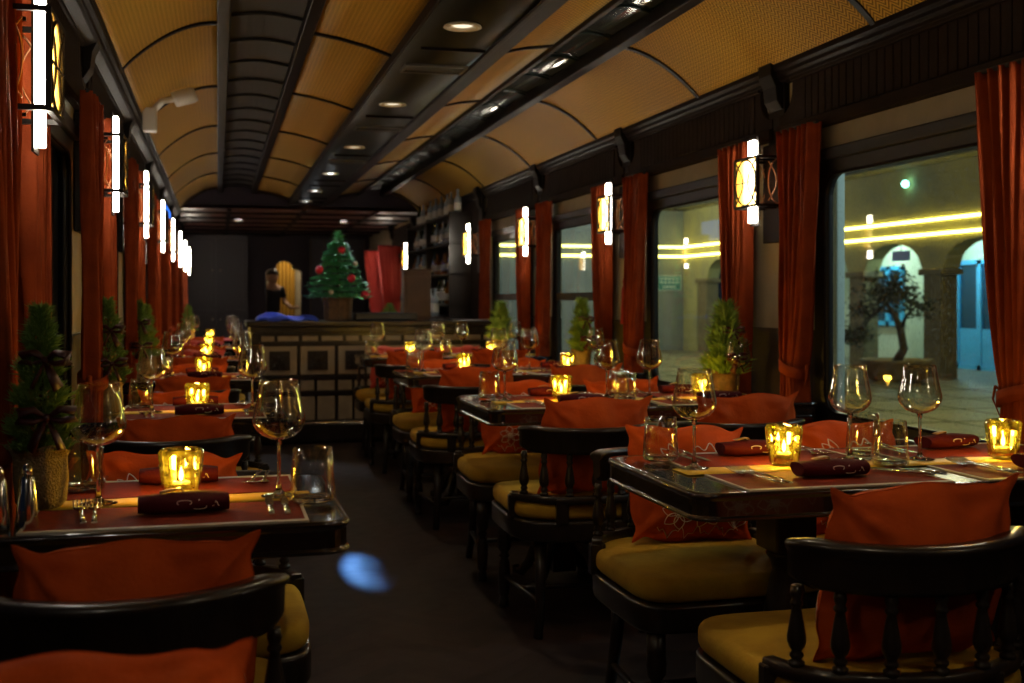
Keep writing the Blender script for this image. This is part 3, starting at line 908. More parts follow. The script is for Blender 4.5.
# ------------------------------------------------------------------ chairs
def make_chair():
    root = thing('captain_chair')
    def plan(s=1.0, n=40):
        pts = []
        for k in range(n):
            a = 2 * PI * k / n
            cx, sy = math.cos(a), math.sin(a)
            e = .30 if sy > 0 else .62
            x = .272 * s * math.copysign(abs(cx) ** e, cx); y = .275 * s * math.copysign(abs(sy) ** e, sy)
            pts.append((x, y))
        return pts
    MB().pad(plan(1.0), .335, .408, rd=.012).build('seat_frame', M['lacquer'], root)
    MB().pad(plan(.985), .408, .472, rd=.026, dome=.012, steps=5).build('seat_cushion', M['seat'], root)
    def arcpt(deg, rx=.255, ry=.185, yo=-.095): return (rx * math.sin(R(deg)), yo - ry * math.cos(R(deg)))
    # top rail: broad crest with rolled top
    N = 30; ang = [-67 + 134 * k / N for k in range(N + 1)]
    path = [(*arcpt(a, .262, .20), 0) for a in ang]
    poly = [(-.006, .638), (-.014, .648), (-.012, .705), (-.020, .716), (-.017, .727), (.012, .729), (.024, .722), (.022, .712), (.012, .702), (.010, .648), (.006, .638)]
    m = MB(); n = len(path)
    P = [Vector(p) for p in path]; b = len(m.v); mm = len(poly)
    for k in range(n):
        t = P[min(k + 1, n - 1)] - P[max(k - 1, 0)]; t.normalize(); sd = Vector((t.y, -t.x, 0))
        e = abs(ang[k]) / 67.0; taper = 1 - .25 * max(0, (e - .78) / .22) ** 1.5
        for (p, q) in poly: m.v.append(tuple(P[k] + sd * p * (1 - .25 * max(0, (e - .9) / .1)) + Vector((0, 0, .69 + (q - .69) * taper + .010 * e * e))))
    for k in range(n - 1):
        for i in range(mm):
            j = (i + 1) % mm; m.face((b + k * mm + i, b + k * mm + j, b + (k + 1) * mm + j, b + (k + 1) * mm + i), True)
    m.face([b + i for i in range(mm)][::-1]); m.face([b + (n - 1) * mm + i for i in range(mm)])
    m.build('top_rail', M['lacquer'], root)
    # gallery rail above cushion with posts down to the seat frame
    m = MB()
    g = [(*arcpt(a, .258, .188), 0) for a in [-84 + 168 * k / 24 for k in range(25)]]
    m.sweep(g, [(-.014, .468), (.014, .468), (.016, .48), (.014, .496), (-.014, .496), (-.016, .48)], smooth=True)
    for a in (-80, -27, 27, 80):
        x, y = arcpt(a, .258, .188); m.box(x - .022, x + .022, y - .014, y + .014, .40, .485)
    m.build('gallery_rail', M['lacquer'], root, bevel=.003, bseg=1)
    prof = [(.010, .0), (.015, .003), (.015, .010), (.009, .014), (.013, .019), (.013, .024), (.009, .029), (.014, .036), (.0175, .046), (.0175, .056), (.0145, .075), (.0105, .098), (.0085, .110), (.012, .114), (.012, .119), (.009, .124), (.012, .134), (.010, .150)]
    sp = MB().lathe(prof, 12)
    first = None
    for a in (-63, -42, -21, 0, 21, 42, 63):
        x, y = arcpt(a, .260, .191)
        o = MB().lathe(prof, 12, (0, 0, 0)) if first is None else None
        if first is None:
            first = o.build('spindle', M['lacquer'], root, loc=(x, y, .494))
        else:
            c2 = first.copy(); COL.objects.link(c2); c2.parent = root; c2.location = (x, y, .494)
    lp = [(.016, 0), (.020, .006), (.018, .03), (.013, .04), (.020, .05), (.022, .08), (.024, .13), (.020, .17), (.013, .185), (.021, .195), (.013, .205), (.024, .222), (.026, .25), (.024, .27), (.024, .34)]
    lf = None
    for (x, y) in ((-.215, .215), (.215, .215)):
        if lf is None: lf = MB().lathe(lp, 14).build('leg', M['lacquer'], root, loc=(x, y, 0))
        else: c2 = lf.copy(); COL.objects.link(c2); c2.parent = root; c2.location = (x, y, 0)
    for sx in (-1, 1):
        MB().tube([(sx * .17, -.175, .34), (sx * .175, -.19, .18), (sx * .19, -.22, 0.0)], [.024, .019, .016], 8).build('leg', M['lacquer'], root)
    m = MB()
    for sx in (-1, 1): m.tube([(sx * .212, .21, .12), (sx * .182, -.195, .12)], .010, 8)
    m.tube([(-.197, .0, .12), (.197, .0, .12)], .010, 8)
    m.build('stretcher', M['lacquer'], root)
    return root
CH = Proto(make_chair())

# ------------------------------------------------------------------ pillows
PW, PH, PTH = .200, .180, .088
def psurf(u, v, seed=0, side=1):
    """u,v in -1..1"""
    e = max((1 - abs(u) ** 2.3) * (1 - abs(v) ** 2.3), 0)
    t = PTH * e ** .66
    k = seed * 1.7
    x = PW * u * (1 - .035 * (1 - v * v) * abs(u) ** 3)
    z = PH * v * (1 - .022 * (1 - u * u) * abs(v) ** 3)
    x -= PW * .060 * math.copysign(abs(u) ** 5, u) * math.exp(-((abs(v) - .76) / .15) ** 2)
    z -= PH * .065 * math.copysign(abs(v) ** 5, v) * math.exp(-((abs(u) - .78) / .14) ** 2)
    # soft dents, plus tight gathers running in from the seams
    wr = .009 * math.sin(3.1 * u + 2.2 * v + k) * math.cos(2.7 * v - 1.3 * u + k * 2)
    wr += .011 * math.sin(9.5 * u + 1.5 * math.sin(2 * v + k) + k) * abs(v) ** 1.3 * (1 - .5 * abs(v))
    wr += .0032 * math.sin(13 * v + 2 * math.sin(2 * u + k)) * abs(u) ** 2
    for (cu, cv) in ((1, 1), (-1, 1), (1, -1), (-1, -1)):
        d = math.hypot(u - cu, v - cv); a = math.atan2(v - cv, u - cu)
        wr += .0085 * math.sin(10 * a + k) * math.exp(-((d - .35) / .28) ** 2)
    t2 = t + wr * min(1, e * 4)
    z += .006 * math.sin(6 * u + k) * abs(v) ** 4 - .001 * (1 - u * u) * max(v, 0)
    x += .003 * math.sin(6 * v + k) * abs(u) ** 4
    return (x, t2 * side, z)
def leafcurves(rg):
    """embroidery drawn as line work on the unit square"""
    L = []
    def petal(cx, cy, a, l, w):
        out = []
        for k in range(15):
            t = k / 14; s = math.sin(PI * t) ** .8
            for_ = (t if k <= 14 else 0)
            out.append((cx + l * t * math.cos(a) - w * s * math.sin(a), cy + l * t * math.sin(a) + w * s * math.cos(a)))
        back = [(cx + l * t / 14 * math.cos(a) + w * math.sin(PI * t / 14) ** .8 * math.sin(a), cy + l * t / 14 * math.sin(a) - w * math.sin(PI * t / 14) ** .8 * math.cos(a)) for t in range(14, -1, -1)]
        return out + back
    # left fan leaf
    for a in (60, 85, 110, 135): L.append(petal(-.62, -.80, R(a), .60, .10))
    # central blossoms
    for (cx, cy, s) in ((-.10, -.52, .27), (.36, -.55, .25), (.12, .02, .24), (-.36, .0, .2)):
        for k in range(6): L.append(petal(cx, cy, 2 * PI * k / 6 + cx, s, s * .32))
        L.append([(cx + s * .22 * math.cos(i * .5), cy + s * .22 * math.sin(i * .5)) for i in range(14)])
    # trailing outline like ridged hills
    L.append([(-.7 + 1.35 * t / 30, -.84 + .06 * math.sin(t * .9) + .05 * math.sin(t * 2.1)) for t in range(31)])
    L.append([(-.55 + 1.3 * t / 40, .30 + .28 * math.sin(t * .13) + .07 * math.sin(t * .8)) for t in range(41)])
    for a in (20, 45, 70): L.append(petal(.30, .28, R(a), .38, .07))
    return L
def make_pillow(seed, mt, emb=True):
    m = MB()
    N = 44
    for side in (1, -1):
        m.grid(lambda a, b, s=side: psurf(2 * a - 1, 2 * b - 1, seed, s) if s > 0 else psurf(1 - 2 * a, 2 * b - 1, seed, s), N, N)
    o = m.build('throw_pillow', mt)
    # piped seam
    edge = []
    for k in range(N): edge.append(psurf(-1 + 2 * k / N, -1, seed))
    for k in range(N): edge.append(psurf(1, -1 + 2 * k / N, seed))
    for k in range(N): edge.append(psurf(1 - 2 * k / N, 1, seed))
    for k in range(N): edge.append(psurf(-1, 1 - 2 * k / N, seed))
    MB().tube(edge, .0014, 5, closed=True).build('piping', mt, o)
    if emb:
        e = MB()
        for c_ in leafcurves(rnd):
            pts = []
            for (u, v) in c_:
                p = psurf(max(-.97, min(.97, u)), max(-.97, min(.97, v)), seed); pts.append((p[0], p[1] + .0014, p[2]))
            e.tube(pts, .0015, 4)
        e.build('embroidery', M['thread'], o)
    return o
PL = [Proto(make_pillow(s, M['pillow'])) for s in (1, 2, 4)]
PLR = Proto(make_pillow(3, M['pillow_red']))
cc = [0]
def seat_at(x, y, facing, label_pos, side, wob=0.0, red=False, pill_dz=0.0, pdx=0.0, pscale=1.0, tilt=14, skip_chair=False):
    """facing=+1: sitter looks down the carriage (back of chair to the camera)"""
    rz = (0 if facing > 0 else PI) + wob
    if not skip_chair:
        CH.put((x, y, 0), (0, 0, rz), 'dark spindle-back chair with mustard seat, ' + label_pos, 'chair', 'captain chairs at the %s-hand tables' % side)
    P_ = PLR if red else PL[cc[0] % 3]; cc[0] += 1
    # pillow stands on the seat and leans on the chair back
    ly = -.155
    c_, s_ = math.cos(rz), math.sin(rz)
    lx = pdx
    px, py = x + lx * c_ - ly * s_, y + lx * s_ + ly * c_
    o = P_.put((px, py, .4815 + PH * pscale * math.cos(R(tilt)) * .965 + pill_dz), (R(tilt), R(rnd.uniform(-2.5, 2.5)), rz),
           '%s velvet pillow %s %s' % ('red' if red else 'rust-orange', 'with pale embroidery,' if facing < 0 else 'seen from behind,', label_pos), 'pillow', 'velvet pillows on the %s-hand chairs' % side)
    o.scale = (pscale, 1, pscale)
    return o
NR, FRr = -.50, .30
for k, y in enumerate(RY):
    for (cx, wh) in ((1.265, 'aisle'), (1.845, 'window')):
        if k == 0 and wh == 'window':
            pass
        else:
            seat_at(cx, y + NR, 1, 'near %s seat of the %s' % (wh, tw('right', k)), 'right', wob=rnd.uniform(-.03, .03), pdx=.03)
        if k == 3: pr = True
        seat_at(cx + (.02 if wh == 'aisle' else 0), y + FRr + .04, -1, 'far %s seat of the %s' % (wh, tw('right', k)), 'right', wob=rnd.uniform(-.03, .03), red=(k >= 3), pdx=(-.035 if wh == 'aisle' else .02), pscale=.93)
for k, y in enumerate(LY):
    seat_at(-.145, y - .43, 1, 'near seat of the %s' % tw('left', k), 'left', wob=rnd.uniform(-.02, .02), pdx=.025, pscale=.92)
    if k < 5: seat_at(-.07, y + .26, -1, 'far seat of the %s' % tw('left', k), 'left', wob=rnd.uniform(-.02, .02), red=(k >= 3), pscale=.92, pdx=.06)
seat_at(-.235, 1.16, -1, 'seat closest to the camera at bottom left', 'left', pdx=-.098, pscale=.88, tilt=20)

# ------------------------------------------------------------------ linens
def make_mat(w, d):
    o = MB().box(-w / 2, w / 2, -d / 2, d / 2, 0, .0025).build('placemat', M['mat_red'])
    e = MB(); t = .006
    e.box(-w / 2 - t, w / 2 + t, -d / 2 - t, -d / 2, 0, .0035)
    e.box(-w / 2 - t, -w / 2, -d / 2, d / 2, 0, .0035); e.box(w / 2, w / 2 + t, -d / 2, d / 2, 0, .0035)
    e.box(-w / 2, w / 2, -d / 2, -d / 2 + .012, .0025, .0035)
    e.build('pale_border', M['mat_edge'], o)
    return o
MATR = Proto(make_mat(.50, .235)); MATL = Proto(make_mat(.50, .225))
def make_runner(L):
    return MB().grid(lambda u, v: ((u - .5) * L, (v - .5) * .10, .0012 + .0006 * math.sin(u * 40)), 40, 2).build('table_runner', M['gold'], solid=.0015)
RUNR = Proto(make_runner(1.24)); RUNL = Proto(make_runner(.56))
MX = (1.375, 1.975)
for k, y in enumerate(RY):
    RUNR.put((1.70, y - .012, TZ + .0005), (0, 0, 0), 'golden silk runner across the %s' % tw('right', k), 'table runner', 'golden runners')
    for x, wh in ((MX[0], 'aisle'), (MX[1], 'window')):
        MATR.put((x, y - .185, TZ), (0, 0, 0), 'brick-red placemat, near %s place of the %s' % (wh, tw('right', k)), 'placemat', 'brick-red placemats')
        MATR.put((x, y + .165, TZ), (0, 0, PI), 'brick-red placemat, far %s place of the %s' % (wh, tw('right', k)), 'placemat', 'brick-red placemats')
for k, y in enumerate(LY[:5]):
    RUNL.put((-.09, y - .008, TZ + .0005), (0, 0, 0), 'golden silk runner across the %s' % tw('left', k), 'table runner', 'golden runners')
    MATL.put((-.09, y - .182, TZ), (0, 0, 0), 'brick-red placemat, near place of the %s' % tw('left', k), 'placemat', 'brick-red placemats')
    MATL.put((-.09, y + .165, TZ), (0, 0, PI), 'brick-red placemat, far place of the %s' % tw('left', k), 'placemat', 'brick-red placemats')
tag(MB().box(LTX0 + .04, LTX1 - .02, LY[5] - .28, LY[5] + .28, TZ, TZ + .006).build('table_cloth', M['pink_cloth']), 'crimson cloth on the farthest left-hand table', 'tablecloth')

# ------------------------------------------------------------------ glasses, tumblers, candles
def make_wine():
    root = thing('wine_glass')
    MB().lathe([(1e-6, .0005), (.036, .0005), (.0375, .0016), (.030, .0032), (.012, .007), (.0065, .014), (.0042, .03), (.0036, .06), (.004, .105), (.0075, .1185), (1e-6, .1195)], 28).build('stem', M['glass_thick'], root)
    out = [(.004, .1180), (.018, .1205), (.034, .1275), (.046, .138), (.0535, .151), (.0555, .160), (.0545, .169), (.0515, .183), (.0465, .207), (.0425, .228), (.0400, .2450)]
    inn = [(r - .0012, z + .001) for (r, z) in out[::-1]]; inn[0] = (.0390, .2450); inn[-1] = (.002, .1200)
    MB().lathe(out + inn, 36).build('bowl', M['glass'], root)
    return root
def make_tumbler():
    root = thing('tumbler')
    out = [(1e-6, .0008), (.038, .0008), (.0445, .004), (.0470, .012), (.0460, .03), (.0430, .07), (.0400, .112)]
    inn = [(.0382, .112), (.0412, .07), (.0436, .03), (.0434, .020), (.040, .015), (1e-6, .014)]
    MB().lathe(out + inn, 32).build('glass_body', M['tumbler'], root)
    MB().lathe([(1e-6, .002), (.036, .002), (.0415, .006), (.0415, .012), (1e-6, .0125)], 28).build('heavy_base', M['glass_thick'], root)
    return root
def make_candle():
    root = thing('candle_holder')
    m = MB(); seg = 24
    prof = [(.028, .001), (.0345, .004), (.037, .018), (.041, .05), (.0445, .080), (.0455, .092), (.043, .099), (.040, .101), (.038, .096), (.036, .070), (.032, .030), (.024, .018), (1e-6, .016)]
    b = len(m.v)
    for (r, z) in prof:
        for i in range(seg):
            a = 2 * PI * i / seg
            f = 1 + (.035 if i % 2 else -.035) * (1 if .01 < z < .098 else .3)
            m.v.append((r * f * math.cos(a), r * f * math.sin(a), z))
    for k in range(len(prof) - 1):
        for i in range(seg):
            j = (i + 1) % seg; m.face((b + k * seg + i, b + k * seg + j, b + (k + 1) * seg + j, b + (k + 1) * seg + i), False)
    m.face([b + i for i in range(seg)][::-1])
    m.build('glass_cup', M['candleglass'], root)
    MB().lathe([(1e-6, .017), (.019, .017), (.019, .030), (1e-6, .030)], 18).build('tealight', M['wax'], root)
    MB().lathe([(1e-6, .031), (.0035, .036), (.0052, .043), (.004, .052), (.0015, .060), (1e-6, .064)], 10).build('flame', M['flame'], root)
    L = bpy.data.lights.new('candle_light', 'POINT'); L.energy = CANDLE_W; L.color = (1, .60, .15); L.shadow_soft_size = .012
    lo = bpy.data.objects.new('candle_light', L); COL.objects.link(lo); lo.parent = root; lo.location = (0, 0, .066)
    return root
CANDLE_W = 2.6
WG = Proto(make_wine()); TU = Proto(make_tumbler()); CA = Proto(make_candle())
def wine(x, y, lab): WG.put((x, y, TZ + .003), (0, 0, rnd.uniform(0, 6)), 'empty long-stemmed wine glass, ' + lab, 'wine glass', 'wine glasses on the tables')
def tumb(x, y, lab): TU.put((x, y, TZ + .003), (0, 0, 0), 'clear tapered water tumbler, ' + lab, 'tumbler', 'water tumblers on the tables')
def cand(x, y, lab): CA.put((x, y, TZ + .0035), (0, 0, rnd.uniform(0, 6)), 'glowing amber glass candle holder, ' + lab, 'candle holder', 'candle holders on the tables')
for k, y in enumerate(RY):
    T = tw('right', k)
    cand(MX[0], y + .025, 'aisle half of the ' + T)
    cand(MX[1] + .01, y - .01, 'window half of the ' + T)
    wine(1.135, y + .03, 'at the aisle end of the ' + T)
    wine(1.590, y + .075, 'left of two in the middle of the ' + T)
    wine(1.765, y + .03, 'right of two in the middle of the ' + T)
    if k > 0: wine(2.18, y + .05, 'at the window end of the ' + T)
    tumb(1.105, y + .175, 'at the aisle end of the ' + T)
    tumb(1.630, y - .045, 'nearer of two in the middle of the ' + T)
    tumb(1.665, y + .135, 'farther of two in the middle of the ' + T)
wine(2.175, RY[0] + .0, 'cut off at the right edge on the nearest right-hand table')
for k, y in enumerate(LY):
    T = tw('left', k)
    cand(-.075, y + .03, 'in the middle of the ' + T)
    wine(-.235, y - .02, 'on the wall side of the ' + T)
    wine(.125, y - .01, 'on the aisle side of the ' + T)
    tumb(.188, y - .105, 'at the aisle corner of the ' + T)
    tumb(-.285, y + .17, 'at the wall side of the ' + T)

# ------------------------------------------------------------------ napkins and cutlery
def make_napkin():
    root = thing('napkin_roll')
    m = MB()
    def fn(u, v):
        a = 2 * PI * v; x = (u - .5) * .17
        e = 1 - .16 * abs(2 * u - 1) ** 4
        r = 1 + .08 * math.sin(7 * u + 3 * a)
        return (x, .042 * e * r * math.cos(a), .019 + .019 * e * r * math.sin(a))
    m.grid(fn, 16, 16)
    c = m
    for sgn in (-1, 1):
        n = [fn((0 if sgn < 0 else 1), i / 12) for i in range(12)]
        b = len(c.v); c.v += [tuple(p) for p in n]; c.face([b + i for i in range(12)])
    m.build('napkin', M['maroon'], root)
    e = MB()
    # stitched mark: looping script strokes on the front
    for (x0, s) in ((.000, 1), (.028, -1)):
        pts = []
        for k in range(18):
            t = k / 17 * 2 * PI
            pts.append((x0 + .010 * math.cos(t) + .006 * math.sin(2 * t), -.0395 - .003 * math.cos(t * .5), .020 + .009 * math.sin(t) * s))
        e.tube(pts, .0009, 4)
    e.tube([(.045 + .02 * k / 10, -.0405, .020 + .005 * math.sin(k * 1.1)) for k in range(11)], .0009, 4)
    e.build('stitched_mark', M['thread'], root)
    r_ = MB().grid(lambda u, v: (-.045 + .08 * u + .012 * math.sin(u * 6), (.5 - v) * .022 - .002 + .02 * u, .0405 + .005 * math.sin(u * 5)), 12, 2)
    r_.build('ribbon', M['goldribbon'], root, solid=.0015)
    return root
NAP = Proto(make_napkin())
def make_fork():
    m = MB()
    m.tube([(0, -.095, .004), (0, -.03, .006), (0, .02, .007), (0, .035, .004)], [.0045, .0032, .0026, .004], 8, flat=.5)
    m.tube([(-.008, .045, .004), (0, .036, .003), (.008, .045, .004)], [.002, .004, .002], 6)
    for x in (-.009, -.003, .003, .009): m.tube([(x, .043, .004), (x, .065, .006), (x, .088, .011)], .0012, 5)
    return m.build('fork', M['steel'])
def make_knife():
    o = thing('knife')
    MB().tube([(0, -.10, .004), (0, -.05, .005), (0, -.005, .004)], [.005, .0055, .0035], 8, flat=.6).build('handle', M['steel'], o)
    MB().prism([(-.006, -.005), (.006, -.005), (.0075, .04), (.005, .085), (-.002, .10), (-.006, .06)], 'z', .003, .0042).build('blade', M['steel'], o)
    return o
FK = Proto(make_fork()); KN = Proto(make_knife())
def setting(x, y, face, lab, cutlery=True, side='right', dn=0.0):
    rz = 0 if face > 0 else PI
    NAP.put((x + dn, y - face * .0, TZ + .0037), (0, 0, rnd.uniform(-.15, .15)), 'rolled maroon napkin with stitched mark, ' + lab, 'napkin', 'maroon napkins')
    if cutlery:
        for j, dx in enumerate((-.165, -.190)):
            FK.put((x + face * dx, y + face * .01, TZ + .0037), (0, 0, rz + face * .12 + (.02 if j else -.03)), 'silver fork, %s of the pair, %s' % ('inner' if j == 0 else 'outer', lab), 'fork', 'forks on the tables').scale = (1.3, 1.18, 1.3)
        for j, dx in enumerate((.165, .195)):
            KN.put((x + face * dx, y + face * .01, TZ + .0037), (0, 0, rz + .75 * (face > 0) * (side == 'right')), 'silver knife, %s of the pair, %s' % ('inner' if j == 0 else 'outer', lab), 'knife', 'knives on the tables').scale = (1.2, 1.05, 1.3)
for k, y in enumerate(RY):
    for x, wh in ((MX[0], 'aisle'), (MX[1], 'window')):
        setting(x + .02, y - .165, 1, 'near %s place of the %s' % (wh, tw('right', k)), k < 3, 'right')
        setting(x + .0, y + .215, -1, 'far %s place of the %s' % (wh, tw('right', k)), k < 2, 'right')
for k, y in enumerate(LY[:5]):
    setting(-.065, y - .155, 1, 'near place of the ' + tw('left', k), k < 3, 'left')
    setting(-.085, y + .215, -1, 'far place of the ' + tw('left', k), k < 2, 'left')

# shakers
def make_shaker():
    root = thing('shaker')
    MB().lathe([(1e-6, 0), (.019, 0), (.020, .004), (.018, .04), (.013, .09), (.009, .098)], 24).build('shaker_body', M['steel'], root)
    MB().lathe([(.0095, .098), (.009, .108), (.006, .116), (1e-6, .118)], 20).build('cap', M['steel'], root)
    return root
SH = Proto(make_shaker())
SH.put((-.338, LY[0] - .235, TZ), (0, 0, 0), 'tapered steel shaker by the burlap pot, right of the two', 'shaker', 'steel shakers')
SH.put((-.385, LY[0] - .245, TZ), (0, 0, 0), 'tapered steel shaker by the burlap pot, left of the two', 'shaker', 'steel shakers')

# ------------------------------------------------------------------ table conifers
def conifer(m, h, r, n, seed, z0=0.0, needle=.016, droop=.35, core=.25):
    rg = random.Random(seed)
    for _ in range(n):
        t = rg.random() ** 1.25
        rr = r * (1 - t) ** .75 * (core + (1 - core) * rg.random() ** .5) * (.85 + .3 * math.sin(t * 30 + seed)) + .004
        a = rg.uniform(0, 2 * PI); x, y, z = rr * math.cos(a), rr * math.sin(a), z0 + h * t
        d = Vector((math.cos(a) + rg.uniform(-.5, .5), math.sin(a) + rg.uniform(-.5, .5), rg.uniform(.1, 1.6))).normalized()
        s = Vector((rg.uniform(-1, 1), rg.uniform(-1, 1), rg.uniform(-1, 1))).cross(d)
        if s.length < .1: continue
        s.normalize(); L = needle * rg.uniform(.8, 1.9); w = needle * .16
        p = Vector((x, y, z)); b = len(m.v)
        q = d.cross(s) * w * .8
        tip = p + d * L
        m.v += [tuple(p - s * w), tuple(p + s * w), tuple(tip), tuple(p + q + d * L * .4)]
        m.face((b, b + 1, b + 2)); m.face((b, b + 3, b + 2)); m.face((b + 1, b + 2, b + 3))
def bow(root, c, s, rz=0.0):
    m = MB(); cx, cy, cz = c
    for sg in (-1, 1):
        pts = [(0, 0), (sg * .5, .32), (sg * 1.0, .25), (sg * 1.05, -.08), (sg * .5, -.15), (0, 0)]
        m.tube([(cx + s * (p * math.cos(rz)), cy + s * p * math.sin(rz) - .004, cz + s * q) for p, q in pts], [s * .14, s * .34, s * .46, s * .40, s * .28, s * .12], 8, flat=.45)
        m.tube([(cx, cy, cz), (cx + sg * s * .35 * math.cos(rz), cy + sg * s * .35 * math.sin(rz) - .01, cz - s * .7), (cx + sg * s * .6 * math.cos(rz), cy - .01, cz - s * 1.25)], [s * .14, s * .28, s * .34], 6, flat=.3)
    m.ball((cx, cy - .008, cz), s * .17)
    m.build('ribbon_bow', M['ribbon'], root)
def potted(loc, h, r, potr, poth, seed, lab, n=2600, pot=True, mt='leaf', bows=True, group='potted conifers on the tables', nd=.016, potmat='burlap'):
    root = thing('potted_conifer', loc)
    if pot:
        m = MB(); prof = [(potr * .68, 0), (potr * .86, poth * .12), (potr * .93, poth * .5), (potr * .90, poth * .82), (potr * 1.02, poth * .93), (potr * 1.2, poth), (potr * 1.14, poth * .99), (potr * .84, poth * .86), (1e-6, poth * .85)]
        seg = 28; b = 0
        for kk, (rr, z) in enumerate(prof):
            for i in range(seg):
                a = 2 * PI * i / seg
                wob = 1 + .035 * math.sin(5 * a + kk) + (.05 * math.sin(9 * a) if kk in (4, 5, 6) else 0)
                m.v.append((rr * wob * math.cos(a), rr * wob * math.sin(a), z + (.008 * math.sin(4 * a) if kk in (5, 6) else 0)))
        for k in range(len(prof) - 1):
            for i in range(seg):
                j = (i + 1) % seg; m.face((k * seg + i, k * seg + j, (k + 1) * seg + j, (k + 1) * seg + i), True)
        m.face(list(range(seg))[::-1])
        m.build('sack_pot', M[potmat], root)
    MB().tube([(0, 0, poth * .8), (.004, 0, poth + h * .5), (0, 0, poth + h * .9)], [.007, .005, .002], 6).build('stem', M['bark'], root)
    f = MB(); conifer(f, h, r, n, seed, poth * .95, nd); f.build('foliage', M[mt], root)
    if bows:
        bow(root, (.02, -r * .95, poth + h * .22), .05, .3)
        bow(root, (.015, -r * .62, poth + h * .62), .045, -.4)
    tag(root, lab, 'potted plant', group)
    return root
potted((-.345, LY[0] - .02, TZ), .28, .062, .056, .125, 3, 'bushy conifer in a burlap pot with dark red bows on the nearest left-hand table', 4200)
potted((-.39, LY[1] + .0, TZ), .30, .07, .055, .12, 4, 'conifer in a burlap pot on the second left-hand table', 2600)
potted((-.40, LY[2] - .1, TZ), .30, .075, .055, .11, 5, 'conifer in a burlap pot on the third left-hand table, nearer of its two', 2200)
potted((-.38, LY[2] + .19, TZ), .28, .07, .055, .11, 6, 'conifer in a burlap pot on the third left-hand table, farther of its two', 2000, bows=False)
potted((-.30, LY[5] + .1, TZ), .26, .09, .07, .10, 8, 'small bright green cone-shaped conifer on the farthest left-hand table', 1200, mt='leaf_bright', bows=False)
potted((2.17, RY[1] + .16, TZ), .29, .085, .07, .10, 9, 'spiky green conifer in a brown pot by the window on the second right-hand table', 1800, nd=.036, potmat='wicker')
potted((2.15, RY[2] + .23, TZ), .30, .075, .06, .11, 10, 'feathery conifer by the window on the third right-hand table', 2000, mt='leaf', nd=.028)
potted((2.10, RY[3] + .18, TZ), .28, .10, .06, .11, 11, 'feathery conifer by the window on the fourth right-hand table', 1600, mt='leaf', bows=False, nd=.03)

# ------------------------------------------------------------------ bar counter
BX0, BX1, BY = .27, 2.38, 9.48
bar = thing('bar_counter', (0, 0, 0))
tag(bar, 'bar counter at the carriage end, dark frame with pale stone panels and carved medallions', 'bar counter')
MB().box(BX0, BX1, BY + .02, BY + .60, .10, .945).build('body', M['lacquer'], bar)
MB().box(BX0 - .05, BX1, BY - .07, BY + .66, .945, .99).build('countertop', M['lacquer'], bar, bevel=.008)
MB().box(BX0 - .02, BX1, BY - .03, BY + .6, .895, .945).build('upper_moulding', M['lacquer'], bar, bevel=.006)
MB().box(BX0 - .03, BX1, BY - .06, BY + .6, 0, .155).build('plinth', M['lacquer'], bar, bevel=.006)
MB().tube([(BX0 - .02, BY - .15, .17), (BX1, BY - .15, .17)], .018, 10).build('foot_rail', M['steel'], bar)
m = MB()
for z in (.885, .808, .53, .405, .165): m.box(BX0, BX1, BY - .012, BY + .02, z - .014, z + .014)
m.box(BX0 - .01, BX0 + .05, BY - .015, BY + .02, .15, .9)
m.build('frame', M['lacquer'], bar)
def bp(x0, x1, z0, z1):
    return MB().box(x0, x1, BY - .004, BY + .022, z0, z1).build('stone_panel', M['bar_panel'], bar, bevel=.003)
x = BX0 + .07; i = 0
while x < BX1 - .05:
    w = (.10, .165, .125, .17)[i % 4]; bp(x, min(x + w, BX1 - .02), .828, .868); x += w + .03; i += 1
x = BX0 + .075
j = 0
while x + .27 < BX1:
    p = bp(x, x + .275, .555, .785)
    q = MB(); q.mat(M['lacquer']); cx, cz = x + .137, .67
    q.box(cx - .082, cx + .082, BY - .016, BY - .006, cz - .078, cz + .078)
    for k in range(8):
        a = 2 * PI * k / 8
        q.tube([(cx + .02 * math.cos(a), BY - .017, cz + .02 * math.sin(a)), (cx + .045 * math.cos(a + .25), BY - .020, cz + .045 * math.sin(a + .25)),
                (cx + .068 * math.cos(a), BY - .017, cz + .068 * math.sin(a)), (cx + .045 * math.cos(a - .25), BY - .020, cz + .045 * math.sin(a - .25))], .0035, 5, closed=True)
    q.ball((cx, BY - .016, cz), .014, 10, 6)
    q.build('carved_medallion', None, p)
    for (a_, b_) in ((x, x + .11), (x + .135, x + .275)): bp(a_, b_, .425, .505)
    for (a_, b_) in ((x, x + .115), (x + .135, x + .275)): bp(a_, b_, .185, .375)
    x += .305; j += 1

# things on the bar
m = MB()
def cloth(u, v):
    x = .30 + .50 * u; y = BY - .02 + .34 * v
    e = math.sin(PI * u) ** .5 * math.sin(PI * v) ** .4
    return (x, y, .995 + .075 * e * (.65 + .35 * math.sin(6 * u + 2 * v)) + .010 * math.sin(17 * u + 9 * v))
m.grid(cloth, 30, 18); b = len(m.v)
tag(m.build('folded_cloth', M['blue_cloth'], solid=.006), 'crumpled royal blue cloth lying on the bar counter', 'cloth')
